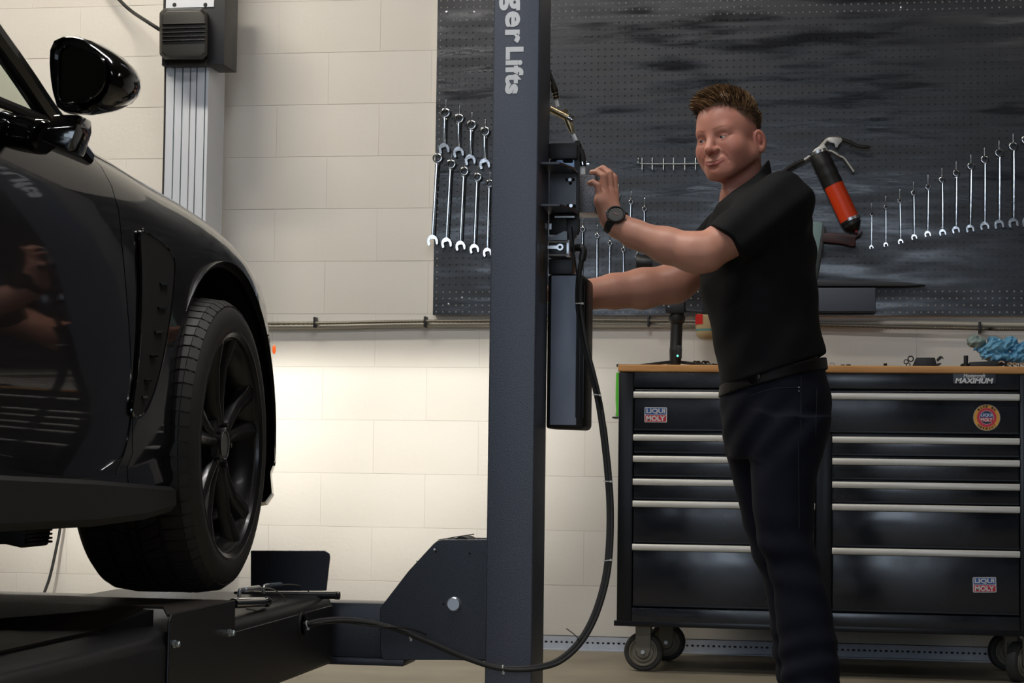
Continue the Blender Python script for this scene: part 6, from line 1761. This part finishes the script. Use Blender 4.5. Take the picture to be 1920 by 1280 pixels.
MB().lathe([(0.0235, 0.0), (0.0255, 0.003), (0.0255, 0.010), (0.0240, 0.0125), (0.0205, 0.0125), (0.0195, 0.0110), (0.0001, 0.0110)], fc, face_n, 40).build('case', mat('watch_case', (0.012, 0.012, 0.013), 0.3), wt)
MB().lathe([(0.0208, 0.0124), (0.0236, 0.0124), (0.0236, 0.0136), (0.0208, 0.0136)], fc, face_n, 40, close=True).build('bezel', mat('watch_bezel', (0.05, 0.05, 0.052), 0.25, 0.9), wt)
up_f = (Vector((0.35, 0, 1)) - face_n * face_n.dot(Vector((0.35, 0, 1)))).normalized(); rt_f = up_f.cross(face_n)
dial = MB()
for k in range(12):
    a = 2 * pi * k / 12
    o_ = up_f * cos(a) + rt_f * sin(a)
    dial.bar(fc + face_n * 0.0115 + o_ * 0.0155, fc + face_n * 0.0115 + o_ * 0.0182, 0.0014, 0.0006, up=face_n)
dial.build('dial_marks', mat('dial_grey', (0.12, 0.11, 0.10), 0.4), wt)
MB().bar(fc + face_n * 0.0116 - rt_f * 0.006, fc + face_n * 0.0116 + rt_f * 0.006, 0.005, 0.0006, up=face_n).build('display', mat('red_brown_display', (0.10, 0.028, 0.018), 0.4), wt)
for d_ in (1, -1):
    MB().cyl(fc + face_n * 0.006 + rt_f * (0.0255 * d_), fc + face_n * 0.006 + rt_f * (0.029 * d_), 0.0028, n=10).build('crown', M['steel'], wt)
# ================================================================== crumpled blue glove on the chest top
gl_t = thing('blue_glove', (top_at(1868, CY + 0.24), CY + 0.24, TZ), 'crumpled light blue rubber glove lying on tools at the chest\'s right end', 'glove')
gyv = CY + 0.235
gpt = lambda a, b, d=0.0: V3(onY(a, b, gyv + d))
gs = SDF().u(ellip(gpt(1868, 652), (0.046, 0.050, 0.030)), 0)
gs.u(ellip(gpt(1893, 646), (0.028, 0.040, 0.020)), 0.015).u(ellip(gpt(1862, 637), (0.018, 0.03, 0.014)), 0.012).u(ellip(gpt(1896, 637), (0.020, 0.03, 0.012)), 0.012)
gs.u(ellip(gpt(1912, 658), (0.030, 0.045, 0.024)), 0.015).u(rcone(gpt(1845, 660), gpt(1830, 650), 0.018, 0.014), 0.012)
gs.u(ellip(gpt(1850, 668), (0.020, 0.03, 0.012)), 0.01).u(ellip(gpt(1925, 650), (0.03, 0.04, 0.02)), 0.01)
gs.u(ellip(gpt(1875, 670), (0.045, 0.045, 0.020)), 0.012).u(ellip(gpt(1908, 671), (0.04, 0.045, 0.020)), 0.012)
def crease(P):
    x, y, z = P[:, 0], P[:, 1], P[:, 2]
    a = np.abs(np.sin(x * 120 + 2.2 * np.sin(z * 95 + y * 40))); b = np.abs(np.sin(z * 150 - x * 60 + 1.8 * np.sin(x * 70 + y * 55)))
    return a * 0.0060 + b * 0.0050 - 0.004
gs.disp(crease)
gv, gf = sdf_mesh(gs, (onY(1800, 650, gyv).x, gyv - 0.08, TZ), (onY(1960, 650, gyv).x, gyv + 0.08, TZ + 0.14), 0.0022)
np_mesh('glove_palm', gv, gf, mat('nitrile_blue', lin(112, 172, 200), 0.5, noise=(18, 0.5, lin(84, 146, 186))), gl_t)
cf_ = SDF().u(rcone(gpt(1834, 645), gpt(1826, 640), 0.020, 0.024), 0)
cf_.u(ellip(gpt(1838, 640), (0.022, 0.03, 0.014)), 0.01)
cf_.disp(lambda P: crease(P) * 0.6)
cv_, cf2 = sdf_mesh(cf_, (onY(1800, 640, gyv).x, gyv - 0.05, TZ), (onY(1870, 640, gyv).x, gyv + 0.05, TZ + 0.13), 0.0022)
tag(np_mesh('glove_cuff', cv_, cf2, mat('nitrile_grey', lin(126, 146, 142), 0.5), gl_t), 'greyish turned cuff')
